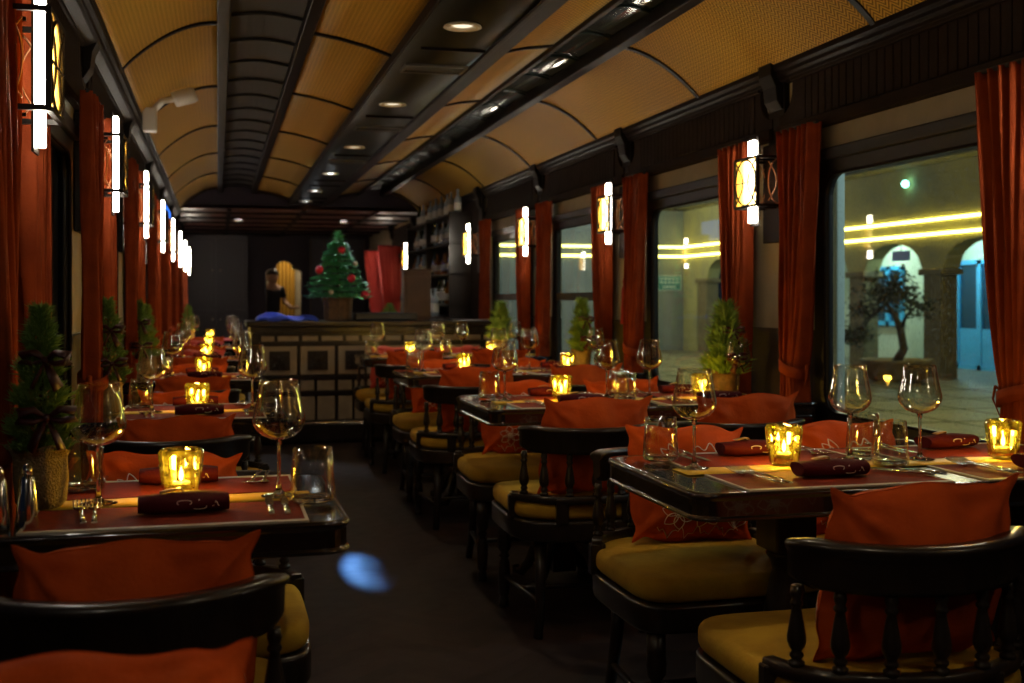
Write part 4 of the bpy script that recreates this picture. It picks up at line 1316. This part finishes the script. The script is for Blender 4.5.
# christmas tree
TX, TY = .975, BY + .22
pot = thing('tabletop_christmas_tree', (TX, TY, .99))
tag(pot, 'bushy tabletop Christmas tree with red rose baubles in a brown planter on the bar', 'christmas tree')
m = MB().lathe([(.105, 0), (.115, .01), (.122, .17), (.130, .18), (.130, .195), (.118, .195), (.112, .16), (1e-6, .155)], 8, smooth=False)
m.build('planter', M['wicker'], pot)
MB().tube([(0, 0, .15), (0, 0, .62)], [.018, .006], 8).build('trunk', M['bark'], pot)
f = MB(); rg = random.Random(21)
for tier in range(9):
    z = .20 + tier * .052; rr = .27 * (1 - tier / 9.5) + .02; nb = 15 - tier
    for k in range(nb):
        a = 2 * PI * k / nb + tier * .7; L = rr * rg.uniform(.8, 1.15)
        for q in range(16):
            t = (q + rg.random()) / 16
            p = Vector((L * t * math.cos(a), L * t * math.sin(a), z + .06 * t * (1 - t) - .01 * t + rg.uniform(-.012, .012)))
            for sg in (-1, 1):
                d = Vector((math.cos(a + sg * .8), math.sin(a + sg * .8), rg.uniform(-.1, .5))) * rg.uniform(.035, .065)
                s = Vector((-d.y, d.x, .012)).normalized() * .012; b = len(f.v)
                f.v += [tuple(p), tuple(p + d * .5 + s), tuple(p + d), tuple(p + d * .5 - s)]
                f.face((b, b + 1, b + 2, b + 3))
conifer(f, .14, .05, 200, 3, .6, .03)
f.build('foliage', M['leaf_dark'], pot)
for (dx, dz, r_) in ((.02, .585, .034), (-.165, .42, .036), (.09, .35, .036), (.20, .215, .034), (-.08, .235, .022), (.13, .475, .02)):
    yy = -.05 - .20 * (1 - (dz - .2) / .5) * math.sqrt(max(0.05, 1 - (dx / .3) ** 2))
    b_ = MB().ball((dx, yy, dz), r_, 14, 10)
    b_.build('rose_bauble', M['bauble'] if r_ > .03 else M['white'], pot)
# black tray and wooden box
t = MB(); t.box(1.10, 1.62, BY + .05, BY + .40, .99, 1.055)
tag(t.build('black_tray', M['black'], bevel=.012), 'low black tray box on the bar beside the tree', 'tray')
bx = thing('till_box', (1.63, BY + .12, .99))
tag(bx, 'upright brown wooden screen box standing on the bar', 'box')
MB().box(-.115, .115, 0, .14, 0, .42).build('case', M['brownwood'], bx, bevel=.006)
MB().box(-.125, .125, -.01, .15, .42, .435).build('lid', M['brownwood'], bx, bevel=.003)
MB().box(-.09, .09, -.012, .0, .03, .37).build('back_panel', M['brownwood'], bx, bevel=.003)
potted((1.45, BY + .5, .99), .10, .07, .03, .04, 13, 'small green plant behind the bar box near the red curtains', 500, mt='leaf_bright', bows=False, group='plants on the bar', potmat='wicker')

# bottle shelves on the right wall behind the bar
SX = XR - .03
sh = thing('bottle_shelf', (0, 0, 0)); tag(sh, 'dark wall shelving full of bottles behind the bar', 'shelf')
for z in (1.12, 1.42, 1.72, 2.00): MB().box(SX - .22, SX, 10.95, 13.5, z - .018, z).build('shelf_board', M['lacquer'], sh)
for y in (10.95, 12.2, 13.48): MB().box(SX - .22, SX, y, y + .02, 1.0, 2.02).build('upright', M['lacquer'], sh)
for z in (1.46, 1.76): MB().tube([(SX - .215, 10.97, z), (SX - .215, 13.48, z)], .005, 6).build('rail', M['steel'], sh)
MB().box(SX - .45, SX, 10.9, 13.55, .92, 1.0).build('back_counter', M['lacquer'], sh)
def make_bottle(mt, sq=1.0):
    root = thing('bottle')
    MB().lathe([(1e-6, 0), (.034, 0), (.037, .005), (.037, .15 * sq), (.033, .17 * sq), (.014, .20 * sq), (.012, .245 * sq), (.015, .25 * sq), (.015, .26 * sq), (1e-6, .262 * sq)], 16).build('bottle_body', mt, root)
    MB().lathe([(.0375, .04), (.0378, .042), (.0378, .12 * sq), (.0375, .122 * sq)], 16).build('paper_label', M['label_paper'], root)
    return root
BP = [Proto(make_bottle(M[a], s)) for a, s in (('bottle_green', 1.0), ('bottle_clear', .95), ('bottle_amber', .85))]
rb = random.Random(5)
zlist = (1.0, 1.12, 1.42, 1.72, 2.0)
words = {1.0: 'the back counter', 1.12: 'the lowest bottle shelf', 1.42: 'the second bottle shelf', 1.72: 'the third bottle shelf', 2.0: 'the top bottle shelf'}
for z in zlist:
    if z == 1.0: continue
    y = 11.06; n = 0
    while y < 13.4:
        kk = rb.randrange(3); col = ('dark green', 'pale', 'amber')[kk]
        if not (12.15 < y < 12.27) and z < 2.0 or (z == 2.0 and n % 2 == 0):
            BP[kk].put((SX - .12 + rb.uniform(-.04, .03), y, z), (0, 0, rb.uniform(0, 6)), '%s bottle on %s behind the bar' % (col, words[z]), 'bottle', '%s bottles on %s' % (col, words[z]))
        y += .125 if z < 2 else .14; n += 1
jar = [Proto(make_bottle(M['bottle_clear'], 1.05))]
for i, y in enumerate((11.1, 11.35, 11.6, 11.95, 12.4)):
    jar[0].put((SX - .33, y, 1.0), (0, 0, 0), 'tall pale bottle standing on the counter under the bottle shelves', 'bottle', 'tall pale bottles on the back counter')

# ------------------------------------------------------------------ rear wall, cupboard and arched hatch with a person
hx0, hx1, hz0, hz1 = .75, 1.32, .85, 1.62
m = MB(); m.mat(M['backwall'])
yb0, yb1 = Y1, Y1 + .1
m.box(XL - .1, hx0, yb0, yb1, 0, 2.3).box(hx1, XR + .1, yb0, yb1, 0, 2.3).box(hx0, hx1, yb0, yb1, 0, hz0)
# arch head
cxm = (hx0 + hx1) / 2; hw = (hx1 - hx0) / 2
def archz(x):
    t = abs(x - cxm) / hw
    if t < .5: return hz1 + .04 + .13 * math.sqrt(max(0, 1 - (t / .5) ** 2)) 
    return hz1 - .02 + .06 * math.sqrt(max(0, 1 - ((t - .5) / .5) ** 2))
K = 20
for k in range(K):
    xa, xb = hx0 + (hx1 - hx0) * k / K, hx0 + (hx1 - hx0) * (k + 1) / K
    b = len(m.v)
    for yy in (yb0, yb1): m.v += [(xa, yy, archz(xa)), (xb, yy, archz(xb)), (xb, yy, 2.3), (xa, yy, 2.3)]
    m.face((b, b + 1, b + 2, b + 3)); m.face((b + 4, b + 7, b + 6, b + 5)); m.face((b, b + 4, b + 5, b + 1))
struct(m.build('wall_back'), 'dark aubergine end wall')
fr = [(hx0, yb0 - .01, hz0)] + [(hx0 + (hx1 - hx0) * k / 24, yb0 - .01, archz(hx0 + (hx1 - hx0) * k / 24)) for k in range(25)] + [(hx1, yb0 - .01, hz0)]
o = MB().tube(fr, .014, 8).build('arch_frame', M['steel']); tag(o, 'pale arched frame around the hatch in the end wall', 'frame')
# little room behind the hatch
q = MB(); q.mat(M['beige']); q.box(hx0 - .5, hx1 + .6, Y1 + 1.3, Y1 + 1.4, 0, 2.4); q.box(hx0 - .6, hx0 - .5, Y1 + .1, Y1 + 1.4, 0, 2.4)
q.box(hx1 + .6, hx1 + .7, Y1 + .1, Y1 + 1.4, 0, 2.4); q.box(hx0 - .6, hx1 + .7, Y1 + .1, Y1 + 1.4, 2.4, 2.45); q.mat(M['floor']).box(hx0 - .6, hx1 + .7, Y1 + .1, Y1 + 1.4, -.06, 0)
struct(q.build('wall_pantry'))
tag(MB().grid(lambda u, v: (.98 + .30 * u, Y1 + 1.15 + .03 * math.sin(u * 30), 2.3 - 1.8 * v), 40, 4).build('door_curtain', M['yellow_cloth'], solid=.004), 'ochre yellow curtain behind the person in the arched hatch', 'curtain')
# person (black top, dark tied hair, arm reaching forward)
def skin_obj(name, verts, edges, radii, mt, parent=None, sub=2, rootv=0):
    me = bpy.data.meshes.new(name); me.from_pydata(verts, edges, []); me.materials.append(mt)
    o = bpy.data.objects.new(name, me); COL.objects.link(o)
    if parent: o.parent = parent
    md = o.modifiers.new('Skin', 'SKIN'); md.use_smooth_shade = True
    for i, sv in enumerate(me.skin_vertices[0].data):
        r_ = radii[i]; sv.radius = r_ if isinstance(r_, tuple) else (r_, r_); sv.use_root = (i == rootv)
    s = o.modifiers.new('Sub', 'SUBSURF'); s.levels = sub; s.render_levels = sub
    return o
pxx, pyy = .87, Y1 + .45
V = [(0, 0, .92), (0, 0, 1.05), (0, -.01, 1.22), (0, -.01, 1.34), (0, -.015, 1.42),
     (.0, -.02, 1.50), (.0, -.03, 1.56),
     (-.15, 0, 1.33), (-.19, -.02, 1.10), (-.15, -.16, .98),
     (.15, 0, 1.33), (.20, -.04, 1.12), (.30, -.18, 1.02), (.36, -.24, 1.03),
     (-.09, 0, .85), (-.10, 0, .47), (-.10, .02, .08), (-.10, -.10, .03),
     (.09, 0, .85), (.10, 0, .47), (.10, .02, .08), (.10, -.10, .03)]
E = [(0, 1), (1, 2), (2, 3), (3, 4), (4, 5), (5, 6), (3, 7), (7, 8), (8, 9), (3, 10), (10, 11), (11, 12), (12, 13),
     (0, 14), (14, 15), (15, 16), (16, 17), (0, 18), (18, 19), (19, 20), (20, 21)]
Rr = [(.15, .11), (.12, .09), (.14, .10), (.12, .08), .05, (.078, .09), (.075, .09), .055, .042, .03, .055, .042, .032, .024,
      .09, .06, .042, .035, .09, .06, .042, .035]
person = skin_obj('person', V, E, Rr, M['skin']); person.location = (pxx, pyy, 0)
tag(person, 'person in a black top with dark hair tied up, seen through the arched hatch', 'person')
hd = MB().ball((0, -.03, 1.535), .095, 16, 12, sz=1.18); hd.ball((0, -.12, 1.52), .016, 8, 6).ball((-.035, -.105, 1.545), .012, 8, 6).ball((.035, -.105, 1.545), .012, 8, 6)
hd.build('head', M['skin'], person)
hh = MB(); hh.ball((0, -.012, 1.588), .108, 16, 10, sz=.95); hh.ball((-.03, .0, 1.68), .05, 12, 8); hh.build('hair', M['hair'], person)
tp = skin_obj('black_top', [(0, 0, .90), (0, 0, 1.05), (0, -.01, 1.22), (0, -.01, 1.35), (-.155, 0, 1.335), (-.19, -.02, 1.14), (.155, 0, 1.335), (.195, -.03, 1.16)],
     [(0, 1), (1, 2), (2, 3), (3, 4), (4, 5), (3, 6), (6, 7)], [(.165, .125), (.135, .105), (.155, .115), (.13, .09), .066, .055, .066, .055], M['black_cloth'], person)
tr_ = skin_obj('trousers', [(0, 0, .90), (-.09, 0, .83), (-.10, 0, .47), (-.10, .02, .10), (.09, 0, .83), (.10, 0, .47), (.10, .02, .10)],
     [(0, 1), (1, 2), (2, 3), (0, 4), (4, 5), (5, 6)], [(.165, .125), .105, .075, .06, .105, .075, .06], M['black_cloth'], person)
for (hx, hy, hz, sgn) in ((.36, -.24, 1.03, 1),):
    g = MB(); g.ball((hx + .03, hy - .03, hz), .032, 10, 8, sz=.6)
    for k in range(4):
        a = -.9 + k * .22
        g.tube([(hx + .045, hy - .04 + k * .012 - .02, hz), (hx + .085, hy - .075 + k * .016, hz - .002), (hx + .10, hy - .085 + k * .018, hz - .015)], [.009, .008, .006], 6)
    g.tube([(hx + .02, hy - .02, hz + .01), (hx + .03, hy + .01, hz + .03), (hx + .05, hy + .01, hz + .04)], [.010, .009, .007], 6)
    g.build('hand', M['skin'], person)

# dark cupboard at the far left
cb = thing('built_in_cupboard', (XL, Y1 - .35, 0)); tag(cb, 'tall dark cupboard with round knobs against the end wall', 'cupboard')
MB().box(0.02, .98, .02, .34, 0, 2.18).build('carcass', M['door_dark'], cb)
for (xa, xb) in ((.03, .49), (.51, .97)):
    for (za, zb, kz) in ((.06, 1.0, .85), (1.05, 2.14, 1.62)):
        d = MB().box(xa, xb, -.0, .02, za, zb); d = d.build('door', M['door_dark'], cb, bevel=.004)
        MB().box(xa + .07, xb - .07, -.006, .0, za + .08, zb - .08).build('raised_panel', M['door_dark'], d, bevel=.003)
        MB().ball(((xb - .05) if xa < .4 else (xa + .05), -.02, kz), .018, 10, 8).build('knob', M['steel'], d)
# tall panels of the end wall
pn = thing('wall_panelling', (1.45, Y1, 0)); tag(pn, 'dark panelled screen beside the arched hatch', 'panelling')
MB().box(0, .9, -.04, 0, 0, 2.15).build('panel', M['door_dark'], pn)
for x_ in (.0, .22, .88): MB().box(x_, x_ + .02, -.06, -.04, 0, 2.15).build('batten', M['brownwood'], pn)

# added glow panel for blue light on the left wall and white bracket spotlight on the left cornice
bl = thing('blue_glow_panel', (XL, 11.6, 1.80)); tag(bl, 'small glowing blue panel added for the blue light high on the left wall', 'glow panel')
MB().box(.02, .05, -.55, .55, 0, .26).build('casing', M['black'], bl, bevel=.005)
MB().box(.05, .056, -.52, .52, .02, .24).build('blue_face', M['blue_glow'], bl)
cm = thing('bracket_spotlight', (-.33, 6.7, 2.10)); tag(cm, 'white bracket-mounted spotlight on the left cornice', 'spotlight'); cm.scale = (1.5, 1.5, 1.3)
MB().box(-.05, .0, -.03, .03, .0, .10).build('bracket', M['white'], cm, bevel=.006)
MB().tube([(-.02, 0, .08), (.02, -.02, .13), (.07, -.03, .14)], .014, 8).build('arm', M['white'], cm)
MB().lathe([(1e-6, 0), (.03, 0), (.034, .01), (.034, .07), (.028, .085), (1e-6, .085)], 16).build('lamp_head', M['white'], cm, loc=(.06, -.03, .135), rot=(0, R(70), 0))

# ------------------------------------------------------------------ outside courtyard
GZ = -.30
def ground():
    o = MB().box(XR + .2, 32, -6, 42, GZ - .1, GZ).build('ground', M['paving']); struct(o, 'grey stone paving outside the windows')
    q = MB()
    for k in range(24): q.box(XR + .3, 12.4, -2 + k * 1.4, -1.96 + k * 1.4, GZ, GZ + .004)
    for k in range(9): q.box(3 + k * 1.1, 3.03 + k * 1.1, -2, 32, GZ, GZ + .004)
    struct(q.build('ground_joints', M['roof']))
    struct(MB().box(XL - 9, XL - .3, -6, 24, GZ - .1, GZ).build('ground_left', M['paving']))
ground()
# arcade facade: plane x=13
AX = 13.0
piers = [18.98 - 2.65 * 4 + 2.65 * k for k in range(9)]
piers = [p for p in piers if p < 31]

fa = MB(); fa.mat(M['facade'])
spring, rise, hwp = 1.74, .52, .33
top = 5.2
for i in range(len(piers) - 1):
    a, b_ = piers[i] + hwp, piers[i + 1] - hwp; c0 = (a + b_) / 2; w_ = (b_ - a) / 2
    K = 16
    for k in range(K):
        ya, yb = a + (b_ - a) * k / K, a + (b_ - a) * (k + 1) / K
        za = spring + rise * math.sqrt(max(0, 1 - ((ya - c0) / w_) ** 2)); zb = spring + rise * math.sqrt(max(0, 1 - ((yb - c0) / w_) ** 2))
        v0 = len(fa.v)
        for xx in (AX, AX + .35): fa.v += [(xx, ya, za), (xx, yb, zb), (xx, yb, top), (xx, ya, top)]
        fa.face((v0, v0 + 3, v0 + 2, v0 + 1)); fa.face((v0 + 4, v0 + 5, v0 + 6, v0 + 7)); fa.face((v0, v0 + 1, v0 + 5, v0 + 4))
for p in piers: fa.mat(M['facade']).box(AX, AX + .35, p - hwp, p + hwp, spring, top)
fa.box(AX, AX + .35, piers[-1] + hwp, 30.95, GZ, top)
fcd = struct(fa.build('wall_arcade'), 'ochre rendered arcade building across the courtyard')
for i, p in enumerate(piers):
    t = thing('arcade_pier', (AX, p, GZ)); tag(t, 'brown stone pier of the courtyard arcade, number %s from the right' % ordw[i], 'pier', 'arcade piers')
    MB().box(.0, .35, -hwp + .06, hwp - .06, 0, spring - GZ - .12).build('shaft', M['pier_stone'], t)
    MB().box(-.06, .41, -hwp - .04, hwp + .04, spring - GZ - .12, spring - GZ).build('capital', M['pier_stone'], t, bevel=.02)
q = MB(); q.mat(M['facade_in']).box(15.3, 15.5, 6, 32, GZ, 3.2)
q.mat(M['facade']).box(AX + .35, 15.5, 6, 32, 3.0, 3.2)
struct(q.build('wall_gallery'), 'cream inner wall of the arcade')
# perpendicular wing
q = MB(); q.mat(M['facade_grey']).box(3.5, AX, 30.9, 31.3, GZ, 5.2)
struct(q.build('wall_wing'), 'grey rendered wing closing the courtyard')
# eaves roof
struct(MB().box(AX - .5, AX + 2.5, 6, 33, 3.7, 3.9).build('roof_eaves', M['roof']))
struct(MB().box(3.5, AX, 30.3, 31.5, 3.7, 3.9).build('roof_wing', M['roof']))
# light strips
for i, z in enumerate((2.66, 2.39)):
    o = MB().tube([(3.6, 30.885, z), (AX - .015, 30.885, z), (AX - .015, 8, z)], .022, 6).build('light_strip', M['led'])
    tag(o, '%s yellow light strip running along the courtyard building' % ('upper' if i == 0 else 'lower'), 'light strip', 'yellow light strips')
# blue window and blue door
def blue_leaf(y0, y1, z0, z1, name, lab, cat, panel):
    t = thing(name, (15.28, (y0 + y1) / 2, z0)); tag(t, lab, cat); w = (y1 - y0) / 2; h = z1 - z0
    m = MB()
    m.box(-.08, .0, -w, -w + .09, 0, h).box(-.08, 0, w - .09, w, 0, h).box(-.08, 0, -w, w, h - .09, h).box(-.08, 0, -.07, .07, 0, h).box(-.08, 0, -w, w, 0, .10)
    if panel: m.box(-.06, 0, -w, w, 0, panel)
    m.build('frame', M['blue_door'], t)
    for s in (-1, 1):
        MB().box(-.03, -.01, min(s * .07, s * (w - .09)), max(s * .07, s * (w - .09)), max(.1, panel), h - .09).build('pane', M['dark_glass'], t)
    return t
blue_leaf(23.35, 24.55, .55, 1.93, 'courtyard_window', 'blue-framed window under the courtyard arcade', 'window', 0)
blue_leaf(19.85, 21.35, GZ, 1.98, 'courtyard_door', 'blue double door under the courtyard arcade', 'door', .85)
blue_leaf(28.6, 29.9, GZ, 1.9, 'courtyard_door', 'far blue door glimpsed through the second window', 'door', .6)
t = thing('hanging_sign', (AX + .2, 18.1 + 2.65 - .45, 1.93)); tag(t, 'small blue sign hanging in the right arch', 'sign')
MB().box(-.02, .02, -.28, .28, 0, .20).build('board', M['blue_sign'], t); MB().tube([(0, 0, .2), (0, 0, .75)], .008, 6).build('hanger', M['black'], t)
t = thing('wall_sign', (12.55, 30.86, 1.42)); tag(t, 'teal sign board on the grey courtyard wall seen in the second window', 'sign')
MB().box(-.36, .36, 0, .04, 0, .42).build('board', M['teal_sign'], t)
m = MB()
m.box(-.36, .36, -.01, 0, 0, .02).box(-.36, .36, -.01, 0, .40, .42).box(-.36, -.34, -.01, 0, 0, .42).box(.34, .36, -.01, 0, 0, .42)
for z_ in (.30, .20): 
    for k in range(5): m.box(-.28 + .12 * k, -.20 + .12 * k, -.01, 0, z_, z_ + .05)
m.box(-.2, .2, -.01, 0, .08, .12)
m.build('lettering', M['post_pale'], t)
t = thing('courtyard_lamp', (AX - .1, 19.7, 3.40)); tag(t, 'cyan-white lamp high on the courtyard building', 'lamp')
MB().ball((0, 0, 0), .07, 12, 8).build('bulb', M['cyan_lamp'], t); MB().box(.05, .12, -.03, .03, -.03, .03).build('mount', M['black'], t)
# pale post just outside the big window
o = MB().box(3.12, 3.17, 5.38, 5.95, GZ, 3.4).build('outdoor_post', M['post_pale'], bevel=.01); tag(o, 'pale blue-grey square post just outside the biggest window', 'post')
# planter with bonsai
bo = thing('bonsai_tree', (11.8, 18.3, GZ)); bo.scale = (1.3, 1.3, 1.3); tag(bo, 'spreading bonsai tree in a low pot in the courtyard', 'bonsai tree')
MB().lathe([(.30, 0), (.42, .04), (.46, .26), (.50, .30), (.44, .30), (.40, .24), (1e-6, .24)], 20).build('pot', M['pier_stone'], bo)
MB().tube([(0, 0, .25), (.02, -.15, .45), (0, -.10, .72), (.05, .12, .92), (0, .30, 1.10)], [.07, .06, .05, .04, .025], 8).build('trunk', M['bark'], bo)
brs = [((0, -.10, .72), (0, -.42, 1.0), .02), ((.05, .12, .92), (0, .75, .95), .02), ((0, .25, 1.05), (0, .95, .62), .02), ((0, .3, 1.1), (0, .1, 1.35), .018), ((0, .4, 1.0), (.1, 1.3, .55), .015)]
for a, b_, r_ in brs:
    MB().tube([a, ((a[0] + b_[0]) / 2, (a[1] + b_[1]) / 2, (a[2] + b_[2]) / 2 + .06), b_], [r_ * 1.4, r_, r_ * .5], 6).build('branch', M['bark'], bo)
f = MB(); rg = random.Random(4)
for (cx, cy, cz, rr) in ((0, -.45, 1.03, .25), (0, .75, .98, .25), (0, 1.0, .62, .22), (0, .1, 1.38, .28), (0, .45, 1.22, .28), (.1, 1.35, .55, .20), (0, .2, 1.15, .2), (0, -.15, 1.2, .2)):
    for _ in range(380):
        p = Vector((cx + rg.gauss(0, rr * .5), cy + rg.gauss(0, rr * .55), cz + rg.gauss(0, rr * .28)))
        d = Vector((rg.uniform(-1, 1), rg.uniform(-1, 1), rg.uniform(-1, 1))).normalized() * .065; s = Vector((d.y, -d.z, d.x)) * .5
        b = len(f.v); f.v += [tuple(p), tuple(p + d * .5 + s * .6), tuple(p + d), tuple(p + d * .5 - s * .6)]; f.face((b, b + 1, b + 2, b + 3))
f.build('foliage', M['bonsai'], bo)

# ------------------------------------------------------------------ lamps and added lights
def light(kind, name, loc, energy, col, size=.05, rot=None, spot=None, blend=.6, sx=None, sy=None):
    L = bpy.data.lights.new(name, kind); L.energy = energy; L.color = col
    if kind == 'AREA':
        L.shape = 'RECTANGLE'; L.size = sx; L.size_y = sy
    else: L.shadow_soft_size = size
    if kind == 'SPOT': L.spot_size = R(spot); L.spot_blend = blend
    o = bpy.data.objects.new(name, L); COL.objects.link(o); o.location = loc
    if rot: o.rotation_euler = rot
    return o
for i, y in enumerate(DY):
    light('SPOT', 'downlight_beam', (.955, y, 2.25), 15 if i < 5 else 40, (1, .80, .52) if i < 5 else (.85, .9, 1), .03, (0, 0, 0), 110, .8)
cool = light('SPOT', 'blue_patch_spot', (.955, 11.8, 2.24), 520, (.16, .42, 1), .03, (0, 0, 0), 1.9, .7)  # added narrow blue spot that makes the blue patch on the floor
cool.rotation_euler = (Vector((.63, 5.0, 0)) - cool.location).to_track_quat('-Z', 'Y').to_euler()
for x in (.26, 1.62): light('SPOT', 'low_ceiling_beam', (x, 15.4, 2.17), 75, (.9, .92, 1), .03, (0, 0, 0), 130, .8)
light('POINT', 'pantry_lamp', (1.2, Y1 + .6, 2.1), 14, (1, .85, .6), .08)
light('POINT', 'arcade_lamp', (14.3, 20.4, 2.6), 170, (.45, .8, 1), .15)
light('POINT', 'arcade_lamp', (14.3, 23.6, 2.6), 170, (.6, .9, 1), .15)
light('POINT', 'grey_wing_fill', (9.0, 27.5, 3.2), 420, (.8, .95, 1), .2)  # added point light that brightens the grey wing
light('POINT', 'courtyard_point_light', (4.6, 3.6, 2.6), 130, (.7, .9, 1), .2)  # unseen point light near the pale post, no fixture
light('POINT', 'courtyard_point_light', (8.5, 12.0, 3.6), 260, (1, .9, .6), .2)  # unseen point light over the paving, no fixture

# ------------------------------------------------------------------ world, camera, view
w = bpy.data.worlds.new('night'); scene.world = w; w.use_nodes = True
bg = w.node_tree.nodes['Background']; bg.inputs['Color'].default_value = (.10, .16, .35, 1); bg.inputs['Strength'].default_value = .03
cam = bpy.data.cameras.new('camera'); co = bpy.data.objects.new('camera', cam); COL.objects.link(co)
co.location = (0, 0, 1.17); co.rotation_euler = (R(90), 0, -math.atan(294 / 1150))
cam.sensor_width = 36; cam.lens = 36 * 1150 / 1024; cam.shift_x = 0; cam.shift_y = -(341.5 - 299) / 1024
cam.dof.use_dof = True; cam.dof.focus_distance = 2.95; cam.dof.aperture_fstop = 4.5
cam.clip_start = .05; cam.clip_end = 200
scene.camera = co
vs = scene.view_settings
vs.view_transform = 'Standard'; vs.look = 'None'; vs.gamma = 1; vs.exposure = 0.0; vs.use_curve_mapping = False
cy = scene.cycles
cy.use_denoising = True
cy.max_bounces = 10; cy.diffuse_bounces = 4; cy.glossy_bounces = 4; cy.transmission_bounces = 8; cy.transparent_max_bounces = 24
cy.sample_clamp_indirect = 4; cy.sample_clamp_direct = 0
cy.caustics_reflective = False; cy.caustics_refractive = False
cy.blur_glossy = .5
